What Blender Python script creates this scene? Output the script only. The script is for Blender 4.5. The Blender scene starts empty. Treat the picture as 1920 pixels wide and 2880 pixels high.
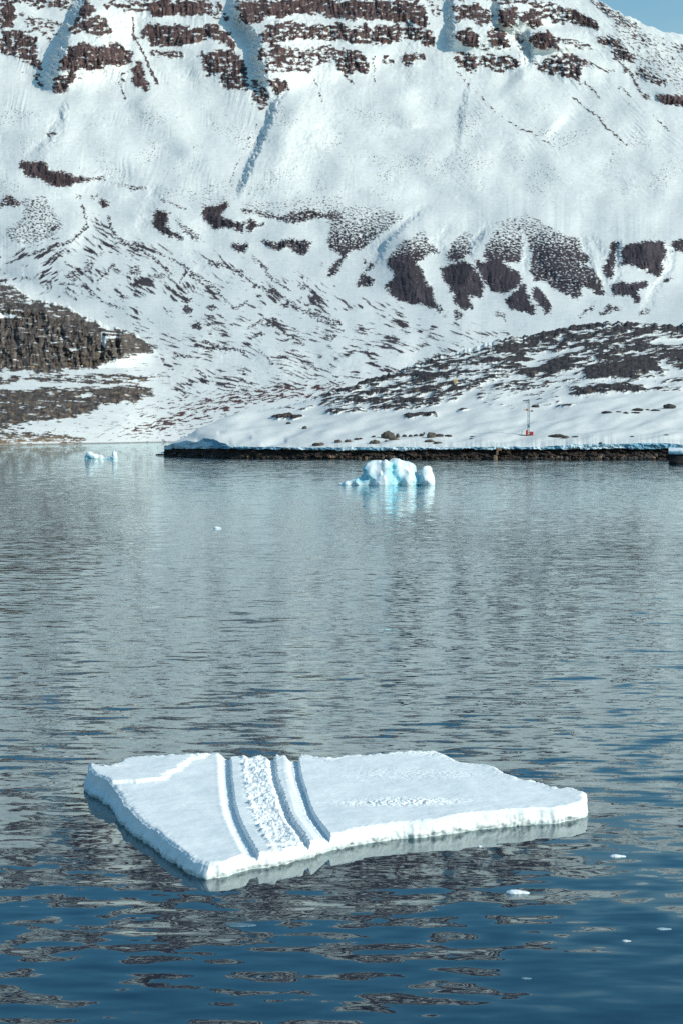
import bpy, math, random
import numpy as np
from mathutils import Vector

C = bpy.context.scene.collection
SC = bpy.context.scene
# ------------------------------------------------------------------ camera
F = 5600.0                       # focal length in pixels of the 1920 x 2880 frame
HOR = 1190.0                     # row of the true horizon
CAMZ = 10.0                      # eye height on the ship's deck
TH = math.atan((1440.0 - HOR) / F)
cam = bpy.data.cameras.new('camera')
cam.sensor_fit = 'VERTICAL'; cam.sensor_height = 36.0
cam.lens = F / 2880.0 * 36.0
cam.clip_start = 0.5; cam.clip_end = 20000.0
camo = bpy.data.objects.new('camera', cam); C.objects.link(camo)
camo.location = (0, 0, CAMZ); camo.rotation_euler = (math.pi / 2 - TH, 0, 0)
SC.camera = camo
# ------------------------------------------------------------------ light
SUN = Vector((0.80, -0.38, 0.50)).normalized()
sl = bpy.data.lights.new('sun', 'SUN'); sl.energy = 3.55; sl.angle = math.radians(0.53)
sl.color = (1.0, 0.925, 0.825)
so = bpy.data.objects.new('sun', sl); C.objects.link(so)
so.rotation_euler = SUN.to_track_quat('Z', 'Y').to_euler()
w = bpy.data.worlds.new('World'); SC.world = w; w.use_nodes = True
wn = w.node_tree.nodes; wl = w.node_tree.links
sky = wn.new('ShaderNodeTexSky'); sky.sky_type = 'NISHITA'; sky.sun_disc = False
sky.sun_elevation = math.asin(SUN.z); sky.sun_rotation = math.atan2(SUN.x, SUN.y)
sky.altitude = 0; sky.air_density = 1.0; sky.dust_density = 1.6; sky.ozone_density = 1.2
bg = wn['Background']; bg.inputs['Strength'].default_value = 0.13
tint = wn.new('ShaderNodeMix'); tint.data_type = 'RGBA'; tint.blend_type = 'MULTIPLY'; tint.inputs[0].default_value = 1
tint.inputs[7].default_value = (0.50, 0.97, 1.08, 1)
wl.new(sky.outputs[0], tint.inputs[6])
wtc = wn.new('ShaderNodeTexCoord'); wsp = wn.new('ShaderNodeSeparateXYZ'); wl.new(wtc.outputs['Generated'], wsp.inputs[0])
wmr = wn.new('ShaderNodeMapRange'); wl.new(wsp.outputs[2], wmr.inputs[0])       # pale band of thin cloud low in the sky
for i_, v_ in ((1, 0.15), (2, 0.26), (3, 0.8), (4, 0.0)): wmr.inputs[i_].default_value = v_
wnz = wn.new('ShaderNodeTexNoise'); wnz.inputs['Scale'].default_value = 7; wnz.inputs['Detail'].default_value = 5
wmp = wn.new('ShaderNodeMapping'); wmp.inputs['Scale'].default_value = (1, 1, 3.5); wl.new(wtc.outputs['Generated'], wmp.inputs[0]); wl.new(wmp.outputs[0], wnz.inputs['Vector'])
wm2 = wn.new('ShaderNodeMapRange'); wl.new(wnz.outputs['Fac'], wm2.inputs[0])
for i_, v_ in ((1, 0.3), (2, 0.7), (3, 0.5), (4, 1.15)): wm2.inputs[i_].default_value = v_
wmm = wn.new('ShaderNodeMath'); wmm.operation = 'MULTIPLY'; wmm.use_clamp = True; wl.new(wmr.outputs[0], wmm.inputs[0]); wl.new(wm2.outputs[0], wmm.inputs[1])
cld = wn.new('ShaderNodeMix'); cld.data_type = 'RGBA'; wl.new(wmm.outputs[0], cld.inputs[0]); wl.new(tint.outputs[2], cld.inputs[6]); cld.inputs[7].default_value = (3.4, 4.8, 5.4, 1)
wl.new(cld.outputs[2], bg.inputs[0])
vs = SC.view_settings
vs.view_transform = 'Standard'; vs.look = 'None'; vs.exposure = 0.0; vs.gamma = 1.0
SC.cycles.max_bounces = 6; SC.cycles.diffuse_bounces = 3; SC.cycles.glossy_bounces = 3
SC.cycles.use_denoising = False

# ------------------------------------------------------------------ numpy helpers
RNG = np.random.default_rng(7)
_p = np.concatenate([RNG.permutation(512)] * 2).astype(np.int64)
_ga = RNG.random(512) * 2 * np.pi
_gx, _gy = np.cos(_ga), np.sin(_ga)
_g3 = RNG.normal(size=(512, 3)); _g3 /= np.linalg.norm(_g3, axis=1)[:, None]

def perlin(x, y, seed=0):
    x = x + seed * 17.31; y = y + seed * 9.77
    xi = np.floor(x).astype(np.int64); yi = np.floor(y).astype(np.int64)
    xf = x - xi; yf = y - yi
    xi &= 511; yi &= 511
    x1 = (xi + 1) & 511; y1 = (yi + 1) & 511
    u = xf * xf * xf * (xf * (xf * 6 - 15) + 10); v = yf * yf * yf * (yf * (yf * 6 - 15) + 10)
    def g(a, b, dx, dy):
        h = _p[_p[a] + b]
        return _gx[h] * dx + _gy[h] * dy
    n0 = g(xi, yi, xf, yf); n1 = g(x1, yi, xf - 1, yf)
    m0 = g(xi, y1, xf, yf - 1); m1 = g(x1, y1, xf - 1, yf - 1)
    a = n0 + u * (n1 - n0); b = m0 + u * (m1 - m0)
    return a + v * (b - a)

def perlin3(P, seed=0):
    P = P + seed * 13.7
    I = np.floor(P).astype(np.int64); f = P - I
    I &= 511; J = (I + 1) & 511
    s = f * f * f * (f * (f * 6 - 15) + 10)
    out = 0
    for a in (0, 1):
        X = J[..., 0] if a else I[..., 0]; wx = s[..., 0] if a else 1 - s[..., 0]
        for b in (0, 1):
            Y = J[..., 1] if b else I[..., 1]; wy = s[..., 1] if b else 1 - s[..., 1]
            for c in (0, 1):
                Z = J[..., 2] if c else I[..., 2]; wz = s[..., 2] if c else 1 - s[..., 2]
                g = _g3[_p[_p[_p[X] + Y] + Z]]
                d = g[..., 0] * (f[..., 0] - a) + g[..., 1] * (f[..., 1] - b) + g[..., 2] * (f[..., 2] - c)
                out = out + wx * wy * wz * d
    return out

def fbm(x, y, octv=4, seed=0, gain=0.5):
    t = 0; a = 1.0; s = 0; k = 1.0
    for i in range(octv):
        t = t + a * perlin(x * k, y * k, seed + i * 3.1); s += a * a; a *= gain; k *= 2.03
    return t / (0.33 * math.sqrt(s))          # about unit deviation

def fbm3(P, octv=4, seed=0, gain=0.5):
    t = 0; a = 1.0; s = 0; k = 1.0
    for i in range(octv):
        t = t + a * perlin3(P * k, seed + i * 3.1); s += a * a; a *= gain; k *= 2.03
    return t / (0.29 * math.sqrt(s))

def onoise(px, py, ang, lx, ly, octv=3, seed=0, gain=0.5, warp=0.0, wl_=60.0):
    """noise stretched along a direction (degrees, positive = down to the right)"""
    if warp:
        px = px + warp * fbm(px / wl_, py / wl_, 2, seed + 50); py = py + warp * fbm(px / wl_, py / wl_, 2, seed + 70)
    a = math.radians(ang); c, s = math.cos(a), math.sin(a)
    return fbm((px * c + py * s) / lx, (-px * s + py * c) / ly, octv, seed, gain)

def uni(n): return 0.5 * (1 + np.tanh(0.83 * n))       # unit-deviation noise -> about uniform 0..1
def sstep(a, b, x):
    t = np.clip((x - a) / (b - a), 0, 1); return t * t * (3 - 2 * t)

def inpoly(px, py, pts):
    x0 = min(p[0] for p in pts); x1 = max(p[0] for p in pts)
    y0 = min(p[1] for p in pts); y1 = max(p[1] for p in pts)
    m = np.zeros(px.shape, bool)
    sel = np.nonzero((px >= x0) & (px <= x1) & (py >= y0) & (py <= y1))
    if len(sel[0]) == 0: return m
    X = px[sel]; Y = py[sel]; ins = np.zeros(X.shape, bool)
    n = len(pts)
    for i in range(n):
        ax, ay = pts[i]; bx, by = pts[(i + 1) % n]
        if ay == by: continue
        c = ((ay > Y) != (by > Y)) & (X < (bx - ax) * (Y - ay) / (by - ay) + ax)
        ins ^= c
    m[sel] = ins
    return m

def pdist(px, py, pts, lim):
    """distance to a polyline and the parameter along it, only within lim"""
    D = np.full(px.shape, 1e9); T = np.zeros(px.shape)
    x0 = min(p[0] for p in pts) - lim; x1 = max(p[0] for p in pts) + lim
    y0 = min(p[1] for p in pts) - lim; y1 = max(p[1] for p in pts) + lim
    sel = np.nonzero((px >= x0) & (px <= x1) & (py >= y0) & (py <= y1))
    if len(sel[0]) == 0: return D, T
    X = px[sel]; Y = py[sel]; d = np.full(X.shape, 1e9); tt = np.zeros(X.shape)
    n = len(pts) - 1
    for i in range(n):
        ax, ay = pts[i]; bx, by = pts[i + 1]
        vx, vy = bx - ax, by - ay
        t = np.clip(((X - ax) * vx + (Y - ay) * vy) / (vx * vx + vy * vy + 1e-9), 0, 1)
        q = np.hypot(X - ax - t * vx, Y - ay - t * vy)
        b = q < d; d = np.where(b, q, d); tt = np.where(b, (i + t) / n, tt)
    D[sel] = d; T[sel] = tt
    return D, T

def blur(a, r, axis):
    if r < 1: return a
    k = 2 * r + 1
    for _ in range(2):
        pad = [(0, 0), (0, 0)]; pad[axis] = (r + 1, r)
        c = np.cumsum(np.pad(a, pad, mode='edge'), axis=axis)
        n = a.shape[axis]
        a = (np.take(c, range(k, k + n), axis) - np.take(c, range(0, n), axis)) / k
    return a
def blur2(a, r, r2=None): return blur(blur(a, r, 0), r2 or r, 1)

def ray(px, py):
    x = (px - 960.0) / F; v = -(py - 1440.0) / F
    ry = math.cos(TH) + v * math.sin(TH); rz = -math.sin(TH) + v * math.cos(TH)
    return x / ry, rz / ry                     # per metre of forward distance
def unproj_y(px, py, Y):
    a, b = ray(px, py); return a * Y, Y, CAMZ + b * Y
def unproj_z(px, py, z):
    a, b = ray(px, py); Y = (z - CAMZ) / b; return a * Y, Y, z
def knots(x, ks):
    return np.interp(x, [k[0] for k in ks], [k[1] for k in ks])

# ------------------------------------------------------------------ blender helpers
def mesh_np(name, V, Q, mat, cols=None, attrs=None, smooth=True, parent=None, loc=None):
    V = np.asarray(V, np.float32).reshape(-1, 3)
    if loc is not None: V = V - np.asarray(loc, np.float32)
    Q = np.asarray(Q, np.int32)
    me = bpy.data.meshes.new(name)
    me.vertices.add(len(V)); me.vertices.foreach_set('co', V.ravel())
    k = Q.shape[1]
    me.loops.add(Q.size); me.loops.foreach_set('vertex_index', Q.ravel())
    me.polygons.add(len(Q))
    me.polygons.foreach_set('loop_start', np.arange(0, Q.size, k, dtype=np.int32))
    me.polygons.foreach_set('loop_total', np.full(len(Q), k, np.int32))
    me.polygons.foreach_set('use_smooth', np.full(len(Q), smooth, bool))
    if cols is not None:
        at = me.color_attributes.new('albedo', 'FLOAT_COLOR', 'POINT')
        c4 = np.ones((len(V), 4), np.float32); c4[:, :3] = np.asarray(cols).reshape(-1, 3)
        at.data.foreach_set('color', c4.ravel())
    for n, a in (attrs or {}).items():
        at = me.attributes.new(n, 'FLOAT', 'POINT')
        at.data.foreach_set('value', np.asarray(a, np.float32).ravel())
    me.update(calc_edges=True); me.validate()
    me.materials.append(mat)
    o = bpy.data.objects.new(name, me); C.objects.link(o)
    if loc is not None: o.location = loc
    if parent is not None: o.parent = parent
    return o

def grid_quads(nr, nc, wrap=False):
    r = np.arange(nr - 1)[:, None]; c = np.arange(nc if wrap else nc - 1)[None, :]
    a = r * nc + c; b = r * nc + (c + 1) % nc
    return np.stack([a, b, b + nc, a + nc], -1).reshape(-1, 4)

def tag(o, label=None, cat=None, group=None, kind=None):
    if label: o['label'] = label
    if cat: o['category'] = cat
    if group: o['group'] = group
    if kind: o['kind'] = kind
    return o
def empty(name, loc, rz=0.0):
    o = bpy.data.objects.new(name, None); C.objects.link(o)
    o.location = loc; o.rotation_euler = (0, 0, rz); o.empty_display_size = 0.3
    return o

def newmat(name):
    m = bpy.data.materials.new(name); m.use_nodes = True
    return m, m.node_tree.nodes, m.node_tree.links, m.node_tree.nodes['Principled BSDF']

def mat_terrain(name, nscale=0.5, amp=0.25, rough=0.85):
    m, n, l, p = newmat(name)
    at = n.new('ShaderNodeAttribute'); at.attribute_name = 'albedo'
    tc = n.new('ShaderNodeTexCoord')
    nz = n.new('ShaderNodeTexNoise'); nz.inputs['Scale'].default_value = nscale; nz.inputs['Detail'].default_value = 5
    l.new(tc.outputs['Object'], nz.inputs['Vector'])
    mr = n.new('ShaderNodeMapRange'); mr.inputs[1].default_value = 0.3; mr.inputs[2].default_value = 0.7
    mr.inputs[3].default_value = 1 - amp; mr.inputs[4].default_value = 1 + amp * 0.4
    l.new(nz.outputs['Fac'], mr.inputs[0])
    mx = n.new('ShaderNodeMix'); mx.data_type = 'RGBA'; mx.blend_type = 'MULTIPLY'; mx.inputs[0].default_value = 1
    l.new(at.outputs['Color'], mx.inputs[6]); l.new(mr.outputs[0], mx.inputs[7])
    l.new(mx.outputs[2], p.inputs['Base Color'])
    p.inputs['Roughness'].default_value = rough; p.inputs['Specular IOR Level'].default_value = 0.15
    return m

def mat_plain(name, col, rough=0.6, var=0.25, nscale=6.0, metal=0.0, bump=0.0):
    m, n, l, p = newmat(name)
    tc = n.new('ShaderNodeTexCoord')
    nz = n.new('ShaderNodeTexNoise'); nz.inputs['Scale'].default_value = nscale; nz.inputs['Detail'].default_value = 6
    l.new(tc.outputs['Object'], nz.inputs['Vector'])
    cr = n.new('ShaderNodeValToRGB'); e = cr.color_ramp.elements
    e[0].position = 0.3; e[1].position = 0.7
    e[0].color = (*[c * (1 - var) for c in col], 1); e[1].color = (*[min(1, c * (1 + var)) for c in col], 1)
    l.new(nz.outputs['Fac'], cr.inputs[0]); l.new(cr.outputs[0], p.inputs['Base Color'])
    p.inputs['Roughness'].default_value = rough; p.inputs['Metallic'].default_value = metal
    if bump:
        b = n.new('ShaderNodeBump'); b.inputs['Strength'].default_value = bump; b.inputs['Distance'].default_value = 0.1
        l.new(nz.outputs['Fac'], b.inputs['Height']); l.new(b.outputs[0], p.inputs['Normal'])
    return m

def mat_ice(name, sss=0.25, radius=(0.25, 0.6, 0.9), rough=0.55):
    m, n, l, p = newmat(name)
    at = n.new('ShaderNodeAttribute'); at.attribute_name = 'albedo'
    l.new(at.outputs['Color'], p.inputs['Base Color'])
    p.inputs['Roughness'].default_value = rough; p.inputs['Specular IOR Level'].default_value = 0.3
    p.inputs['Subsurface Weight'].default_value = sss
    p.inputs['Subsurface Radius'].default_value = radius; p.inputs['Subsurface Scale'].default_value = 0.3
    tc = n.new('ShaderNodeTexCoord')
    nz = n.new('ShaderNodeTexNoise'); nz.inputs['Scale'].default_value = 9; nz.inputs['Detail'].default_value = 6
    l.new(tc.outputs['Object'], nz.inputs['Vector'])
    b = n.new('ShaderNodeBump'); b.inputs['Strength'].default_value = 0.25; b.inputs['Distance'].default_value = 0.03
    l.new(nz.outputs['Fac'], b.inputs['Height']); l.new(b.outputs[0], p.inputs['Normal'])
    return m

M_MTN = mat_terrain('mountain_rock_and_snow', 0.12, 0.08)
M_LAND = mat_terrain('headland_rock_and_snow', 0.9, 0.14)
M_ICE = mat_ice('glacier_ice')
M_FLOE = mat_ice('floe_snow', 0.0, rough=0.8)
M_FLOE.node_tree.nodes['Bump'].inputs['Strength'].default_value = 0.10

SNOW = np.array([0.765, 0.77, 0.74])
ROCK = np.array([0.082, 0.054, 0.054])       # purple brown basalt
ROCK2 = np.array([0.165, 0.095, 0.078])      # rusty faces
DARK = np.array([0.033, 0.028, 0.034])
GREY = np.array([0.11, 0.092, 0.078])
TAN = np.array([0.30, 0.20, 0.12])
SHRUB = np.array([0.10, 0.050, 0.048])

# the photograph's four survey windows, so features can be placed by bearing
def Z(w, pts):
    ox, oy = {1: (0, 0), 2: (960, 0), 3: (0, 500), 4: (960, 500)}[w]
    k = 960 / 1568.0
    return [(ox + x * k, oy + y * k) for x, y in pts]

#@@TERRAIN
# ------------------------------------------------------------------ mountain
ROCKS = [  # (window, rock share, outline)
 (1,.9,[(0,0),(60,0),(75,60),(60,130),(40,120),(0,120)]), (1,.72,[(60,0),(335,0),(340,40),(290,50),(230,30),(150,35),(75,15)]),
 (1,.5,[(60,60),(170,70),(270,100),(300,85),(300,105),(240,190),(150,150),(100,90)]),
 (1,.82,[(0,130),(130,140),(180,190),(170,250),(200,300),(185,320),(120,300),(60,260),(0,240)]),
 (1,.75,[(160,345),(185,340),(205,385),(205,415),(170,390)]), (1,.7,[(105,325),(130,328),(125,337),(108,337)]),
 (1,.96,[(385,0),(430,20),(440,55),(400,70),(365,75),(370,40)]),
 (1,.78,[(350,80),(440,65),(490,90),(515,160),(440,165),(400,150),(340,160),(325,170),(320,140)]),
 (1,.9,[(330,205),(390,195),(440,205),(500,215),(530,190),(610,245),(585,300),(520,295),(470,310),(380,330),(300,330),(270,320),(290,270),(310,215)]),
 (1,.85,[(250,345),(330,340),(385,365),(330,380),(320,405),(280,435),(255,440),(243,400)]),
 (1,.65,[(465,0),(690,0),(690,60),(620,55),(540,40),(500,45),(470,25)]),
 (1,.95,[(690,0),(945,0),(950,80),(880,75),(780,80),(690,75)]),
 (1,.62,[(940,0),(1000,0),(1040,60),(1055,100),(1010,90),(950,80)]),
 (1,.87,[(635,150),(690,100),(740,110),(800,115),(830,110),(870,130),(930,120),(990,105),(1060,150),(1090,200),(1085,240),(1030,205),(960,180),(900,200),(860,212),(800,205),(760,215),(700,215),(690,190),(640,180)]),
 (1,.78,[(690,235),(760,235),(800,225),(830,240),(850,270),(800,275),(770,260),(700,250)]),
 (1,.82,[(890,240),(960,240),(1010,225),(1080,235),(1130,275),(1140,320),(1140,420),(1060,420),(1010,380),(1010,340),(970,355),(925,315),(920,270)]),
 (1,.7,[(1160,360),(1190,360),(1240,440),(1235,490),(1210,515),(1175,490),(1160,450)]),
 (1,.93,[(640,270),(660,300),(690,420),(650,405),(600,370),(605,330)]),
 (1,.5,[(550,350),(600,300),(590,330),(560,400),(550,390)]),
 (1,.9,[(1085,0),(1568,0),(1568,85),(1480,75),(1400,60),(1340,70),(1290,85),(1240,80),(1200,95),(1130,110),(1095,90),(1110,60),(1085,40)]),
 (2,.88,[(0,0),(350,0),(385,40),(400,110),(380,120),(300,110),(200,95),(90,95),(0,90)]),
 (1,.76,[(1215,120),(1290,100),(1350,95),(1420,110),(1500,110),(1568,105),(1568,190),(1490,185),(1400,180),(1300,190),(1240,205),(1190,190),(1195,150)]),
 (2,.8,[(0,120),(110,115),(240,120),(390,125),(410,135),(440,200),(400,215),(350,190),(280,170),(270,200),(170,205),(90,200),(0,195)]),
 (1,.62,[(1190,225),(1250,200),(1320,205),(1400,225),(1480,205),(1568,225),(1568,330),(1520,280),(1440,310),(1410,340),(1350,330),(1290,320),(1250,340),(1210,340),(1205,310),(1225,290),(1180,285)]),
 (1,.92,[(1260,215),(1310,205),(1310,280),(1270,290)]),
 (2,.82,[(0,215),(60,220),(120,260),(135,330),(80,335),(30,340),(0,320)]),
 (1,.85,[(1220,360),(1250,365),(1290,360),(1340,385),(1300,410),(1280,445),(1260,440),(1250,400),(1225,390)]),
 (2,.8,[(185,255),(240,260),(255,290),(220,300),(190,280)]), (2,.82,[(270,245),(320,250),(345,235),(375,245),(390,285),(350,275),(320,295),(285,290)]),
 (2,.6,[(400,0),(430,5),(455,40),(440,80),(410,55),(395,25)]),
 (2,.82,[(510,25),(560,10),(620,15),(680,45),(700,110),(640,115),(590,85),(545,105),(510,95),(540,65),(510,50)]),
 (2,.94,[(720,45),(790,35),(810,60),(800,120),(740,125),(715,80)]), (2,.88,[(820,60),(850,40),(910,60),(935,115),(880,125),(815,100)]),
 (2,.62,[(690,0),(860,0),(960,15),(1040,35),(1130,70),(1190,140),(1130,130),(1040,110),(960,110),(900,60),(850,20),(780,20),(700,30)]),
 (2,.92,[(1040,40),(1120,55),(1180,110),(1190,140),(1120,120),(1060,90)]),
 (2,.62,[(1130,0),(1200,10),(1240,40),(1300,80),(1375,120),(1330,140),(1260,110),(1200,70),(1150,30)]),
 (2,.87,[(530,135),(590,130),(630,160),(640,230),(600,215),(520,180)]), (2,.9,[(660,140),(720,130),(765,170),(775,225),(700,215),(670,190)]),
 (2,.5,[(600,200),(680,210),(700,235),(650,245)]), (2,.65,[(790,165),(840,155),(850,175),(835,215),(800,205)]),
 (2,.95,[(870,150),(940,145),(985,165),(1000,225),(930,230),(865,210)]), (2,.55,[(985,170),(1060,170),(1130,200),(1180,240),(1120,230),(1060,210),(1000,200)]),
 (2,.8,[(1170,165),(1240,165),(1300,220),(1350,270),(1345,300),(1280,270),(1240,280),(1250,230),(1190,215)]),
 (2,.72,[(500,260),(540,240),(600,240),(640,270),(700,240),(790,260),(830,310),(770,330),(700,330),(660,300),(600,345),(530,310)]),
 (2,.7,[(880,285),(960,260),(1060,240),(1160,300),(1240,320),(1250,345),(1180,320),(1100,310),(1110,390),(1060,370),(1000,350),(950,345),(890,310)]),
 (2,.7,[(1280,290),(1330,310),(1330,335),(1290,330)]), (2,.68,[(1345,310),(1400,310),(1480,370),(1480,410),(1400,375),(1345,345)]),
 (2,.30,[(1240,60),(1375,130),(1568,215),(1700,260),(1700,460),(1568,440),(1400,330),(1250,180)]),
 (2,.5,[(1320,140),(1400,170),(1460,215),(1420,215),(1330,180)]), (2,.6,[(1510,215),(1568,205),(1700,260),(1568,240)]),
 (2,.95,[(1440,435),(1500,430),(1568,440),(1700,470),(1700,520),(1520,490),(1460,470)]), (2,.8,[(1365,425),(1400,425),(1430,460),(1400,465)]),
 (1,.97,[(95,740),(150,730),(210,745),(240,790),(310,795),(400,815),(470,810),(485,825),(430,830),(370,845),(310,860),(280,870),(230,855),(190,820),(130,810),(95,775)]),
 (1,.7,[(570,850),(610,845),(690,855),(670,865),(600,870)]), (1,.4,[(530,840),(580,840),(580,860)]), (1,.85,[(200,612),(265,608),(255,625),(210,622)]),
 (1,.7,[(335,895),(390,905),(375,920),(345,915)]), (1,.7,[(420,890),(455,885),(445,915),(425,910)]), (1,.9,[(455,920),(480,905),(520,950),(460,955)]),
 (1,.8,[(0,900),(60,905),(115,940),(80,950),(40,940),(0,960)]),
 (1,.42,[(110,910),(200,900),(280,1000),(300,1060),(150,1130),(20,1100),(20,1050),(100,1000)]),
 (1,.95,[(715,960),(750,965),(775,1000),(765,1030),(800,1060),(850,1080),(850,1100),(780,1090),(720,1050),(700,1010)]),
 (1,.6,[(760,950),(850,1030),(920,1090),(930,1130),(860,1080),(790,1000)]),
 (1,.97,[(910,935),(960,940),(1050,930),(1050,960),(1010,990),(1040,1010),(1090,1015),(1120,1020),(1125,1070),(1060,1050),(1000,1060),(950,1030),(920,990),(945,960)]),
 (1,.96,[(1140,1005),(1175,1005),(1180,1045),(1150,1065),(1130,1040)]), (1,.8,[(1180,1020),(1215,1030),(1200,1050)]),
 (1,.8,[(1115,955),(1200,970),(1300,985),(1400,965),(1480,975),(1568,980),(1568,1010),(1470,1000),(1400,1020),(1340,1030),(1290,1010),(1200,990),(1120,975)]),
 (1,.26,[(1100,930),(1568,890),(1568,970),(1300,970),(1120,955)]), (1,.2,[(740,850),(1050,850),(1060,930),(750,920)]),
 (3,.92,[(1050,310),(1130,300),(1150,320),(1110,345),(1070,330)]),
 (3,.92,[(1190,285),(1240,295),(1290,285),(1380,285),(1415,290),(1420,350),(1380,360),(1340,325),(1260,335),(1210,310)]),
 (3,.9,[(1170,340),(1180,380),(1215,400),(1240,430),(1225,435),(1200,415),(1165,385)]), (3,.95,[(1495,460),(1530,400),(1568,340),(1568,410),(1530,450)]),
 (3,.9,[(1470,400),(1490,385),(1485,415)]),
 (4,.98,[(195,380),(220,370),(330,380),(350,400),(380,460),(410,500),(440,560),(445,595),(380,590),(320,575),(240,550),(195,510),(200,480),(245,460),(240,430)]),
 (4,.5,[(205,370),(280,290),(380,220),(420,300),(440,340),(350,385)]),
 (4,.98,[(460,420),(500,390),(560,380),(620,410),(640,470),(655,520),(650,560),(620,550),(580,540),(600,600),(560,605),(520,590),(510,530),(470,480)]),
 (4,.985,[(590,375),(640,375),(700,380),(760,400),(810,440),(830,470),(800,500),(750,530),(690,520),(650,480),(640,430)]),
 (4,.98,[(750,560),(800,520),(830,480),(860,530),(885,600),(880,625),(800,615),(760,590)]), (4,.97,[(870,510),(900,500),(950,560),(970,600),(940,630),(900,590)]),
 (4,.6,[(470,350),(520,280),(560,230),(600,250),(600,320),(560,370),(480,385)]), (4,.58,[(640,360),(690,260),(760,200),(830,260),(830,330),(820,390),(720,390)]),
 (4,.82,[(860,310),(920,300),(1000,340),(1080,380),(1150,420),(1190,470),(1210,545),(1150,520),(1110,500),(1090,540),(1060,560),(1010,530),(960,500),(900,460),(880,470),(860,420),(870,380)]),
 (4,.42,[(690,215),(760,180),(860,160),(960,230),(1080,280),(1150,400),(1000,350),(870,310),(830,250)]),
 (4,.96,[(1120,480),(1180,480),(1210,545),(1130,515)]),
 (4,.96,[(1240,295),(1265,295),(1260,350),(1250,440),(1220,460),(1205,420),(1210,380)]),
 (4,.98,[(1285,330),(1330,300),(1420,290),(1485,290),(1490,330),(1470,430),(1440,450),(1400,430),(1420,405),(1380,425),(1330,400),(1285,405)]),
 (4,.95,[(1520,290),(1568,280),(1700,290),(1700,360),(1568,350),(1530,345)]),
 (4,.96,[(1240,490),(1290,475),(1340,490),(1400,465),(1405,500),(1360,520),(1370,580),(1350,590),(1330,550),(1240,540)]), (4,.9,[(1480,460),(1520,455),(1510,490),(1480,485)]),
 (4,.8,[(1170,640),(1230,570),(1290,600),(1220,625)]), (4,.8,[(1060,660),(1110,610),(1170,560),(1160,590),(1120,630)]), (4,.4,[(1340,650),(1390,600),(1430,585),(1420,610)]),
 (4,.92,[(60,490),(150,380),(150,410),(110,450),(155,470),(130,500),(70,500)]), (4,.8,[(85,385),(105,375),(115,400),(95,405)]),
 (4,.5,[(-80,130),(130,120),(300,170),(200,250),(100,320),(0,370),(-60,300)]),
 (4,.7,[(440,575),(470,600),(450,640),(420,600)]), (4,.75,[(510,600),(560,620),(540,650),(515,640)]),
 (4,.5,[(700,600),(770,650),(690,640)]),
]
LINES = [  # thin rock strings (window, width in px, share, points)
 (1,5,.9,[(612,75),(610,160),(640,200),(660,250),(690,310),(718,385)]), (1,4,.8,[(560,400),(575,455)]),
 (2,4,.75,[(1065,450),(1130,500),(1180,550),(1215,590),(1310,660)]), (2,4,.7,[(1120,380),(1150,410),(1185,450)]), (2,4,.6,[(1430,535),(1505,600)]),
 (2,4,.5,[(530,330),(590,400),(640,450),(740,540),(830,595),(960,660)]), (2,3,.6,[(150,260),(150,380)]), (2,4,.7,[(20,340),(50,385)]),
 (2,5,.7,[(1240,240),(1320,330),(1370,420)]), (2,5,.6,[(1270,400),(1330,440)]), (2,4,.5,[(1350,180),(1450,250),(1568,340)]), (2,4,.5,[(1330,240),(1430,290),(1568,400)]),
 (1,3,.5,[(1440,330),(1480,470)]), (1,3,.4,[(1190,560),(1110,700),(1060,840)]), (1,4,.55,[(740,920),(860,960)]),
 (3,7,.7,[(930,750),(1000,780),(1060,785),(1110,800),(1140,830)]), (3,7,.7,[(800,810),(880,825)]), (3,6,.7,[(900,880),(945,920)]),
 (3,7,.65,[(500,180),(520,250),(580,300),(700,360),(780,440)]), (3,7,.65,[(380,130),(400,220),(340,290),(220,320),(100,370)]),
 (3,6,.6,[(580,290),(720,340),(850,410),(960,480),(1040,560),(1080,600)]), (3,6,.6,[(960,390),(1100,430),(1180,500),(1290,540),(1400,610),(1530,660)]),
 (3,6,.6,[(280,490),(400,500),(470,570),(560,600)]), (3,6,.6,[(520,400),(440,490)]), (3,6,.6,[(1040,560),(1070,600),(1140,570)]),
 (3,6,.6,[(1140,690),(1220,650),(1300,700),(1390,770)]), (3,5,.6,[(1200,800),(1260,860)]), (3,5,.6,[(300,390),(350,420),(420,430)]),
 (3,6,.6,[(830,480),(850,420),(900,470),(1010,520)]), (3,6,.6,[(1320,570),(1440,640),(1568,700)]), (3,6,.6,[(1200,400),(1250,470),(1330,520)]),
]
BLOBS = [(3,860,605,30,25,.9),(3,910,678,30,14,.9),(3,860,560,25,16,.8),(3,330,455,40,22,.6),(3,620,425,35,26,.55),(3,735,450,40,25,.5),(3,1310,583,28,16,.75),
 (3,1250,665,34,24,.75),(3,1190,715,28,14,.85),(3,1385,500,26,16,.6),(3,1100,430,30,14,.6),(3,410,400,28,26,.5),(3,1250,525,40,12,.8),(3,1175,503,26,10,.7),
 (3,855,822,40,10,.7),(3,1030,785,40,8,.85),(3,970,598,26,9,.8),(3,1530,660,50,22,.6),(3,1515,730,40,14,.6),(3,570,545,26,16,.6),(3,220,490,30,16,.5),(3,120,460,30,12,.5),(3,1000,395,30,9,.6)]

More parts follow.
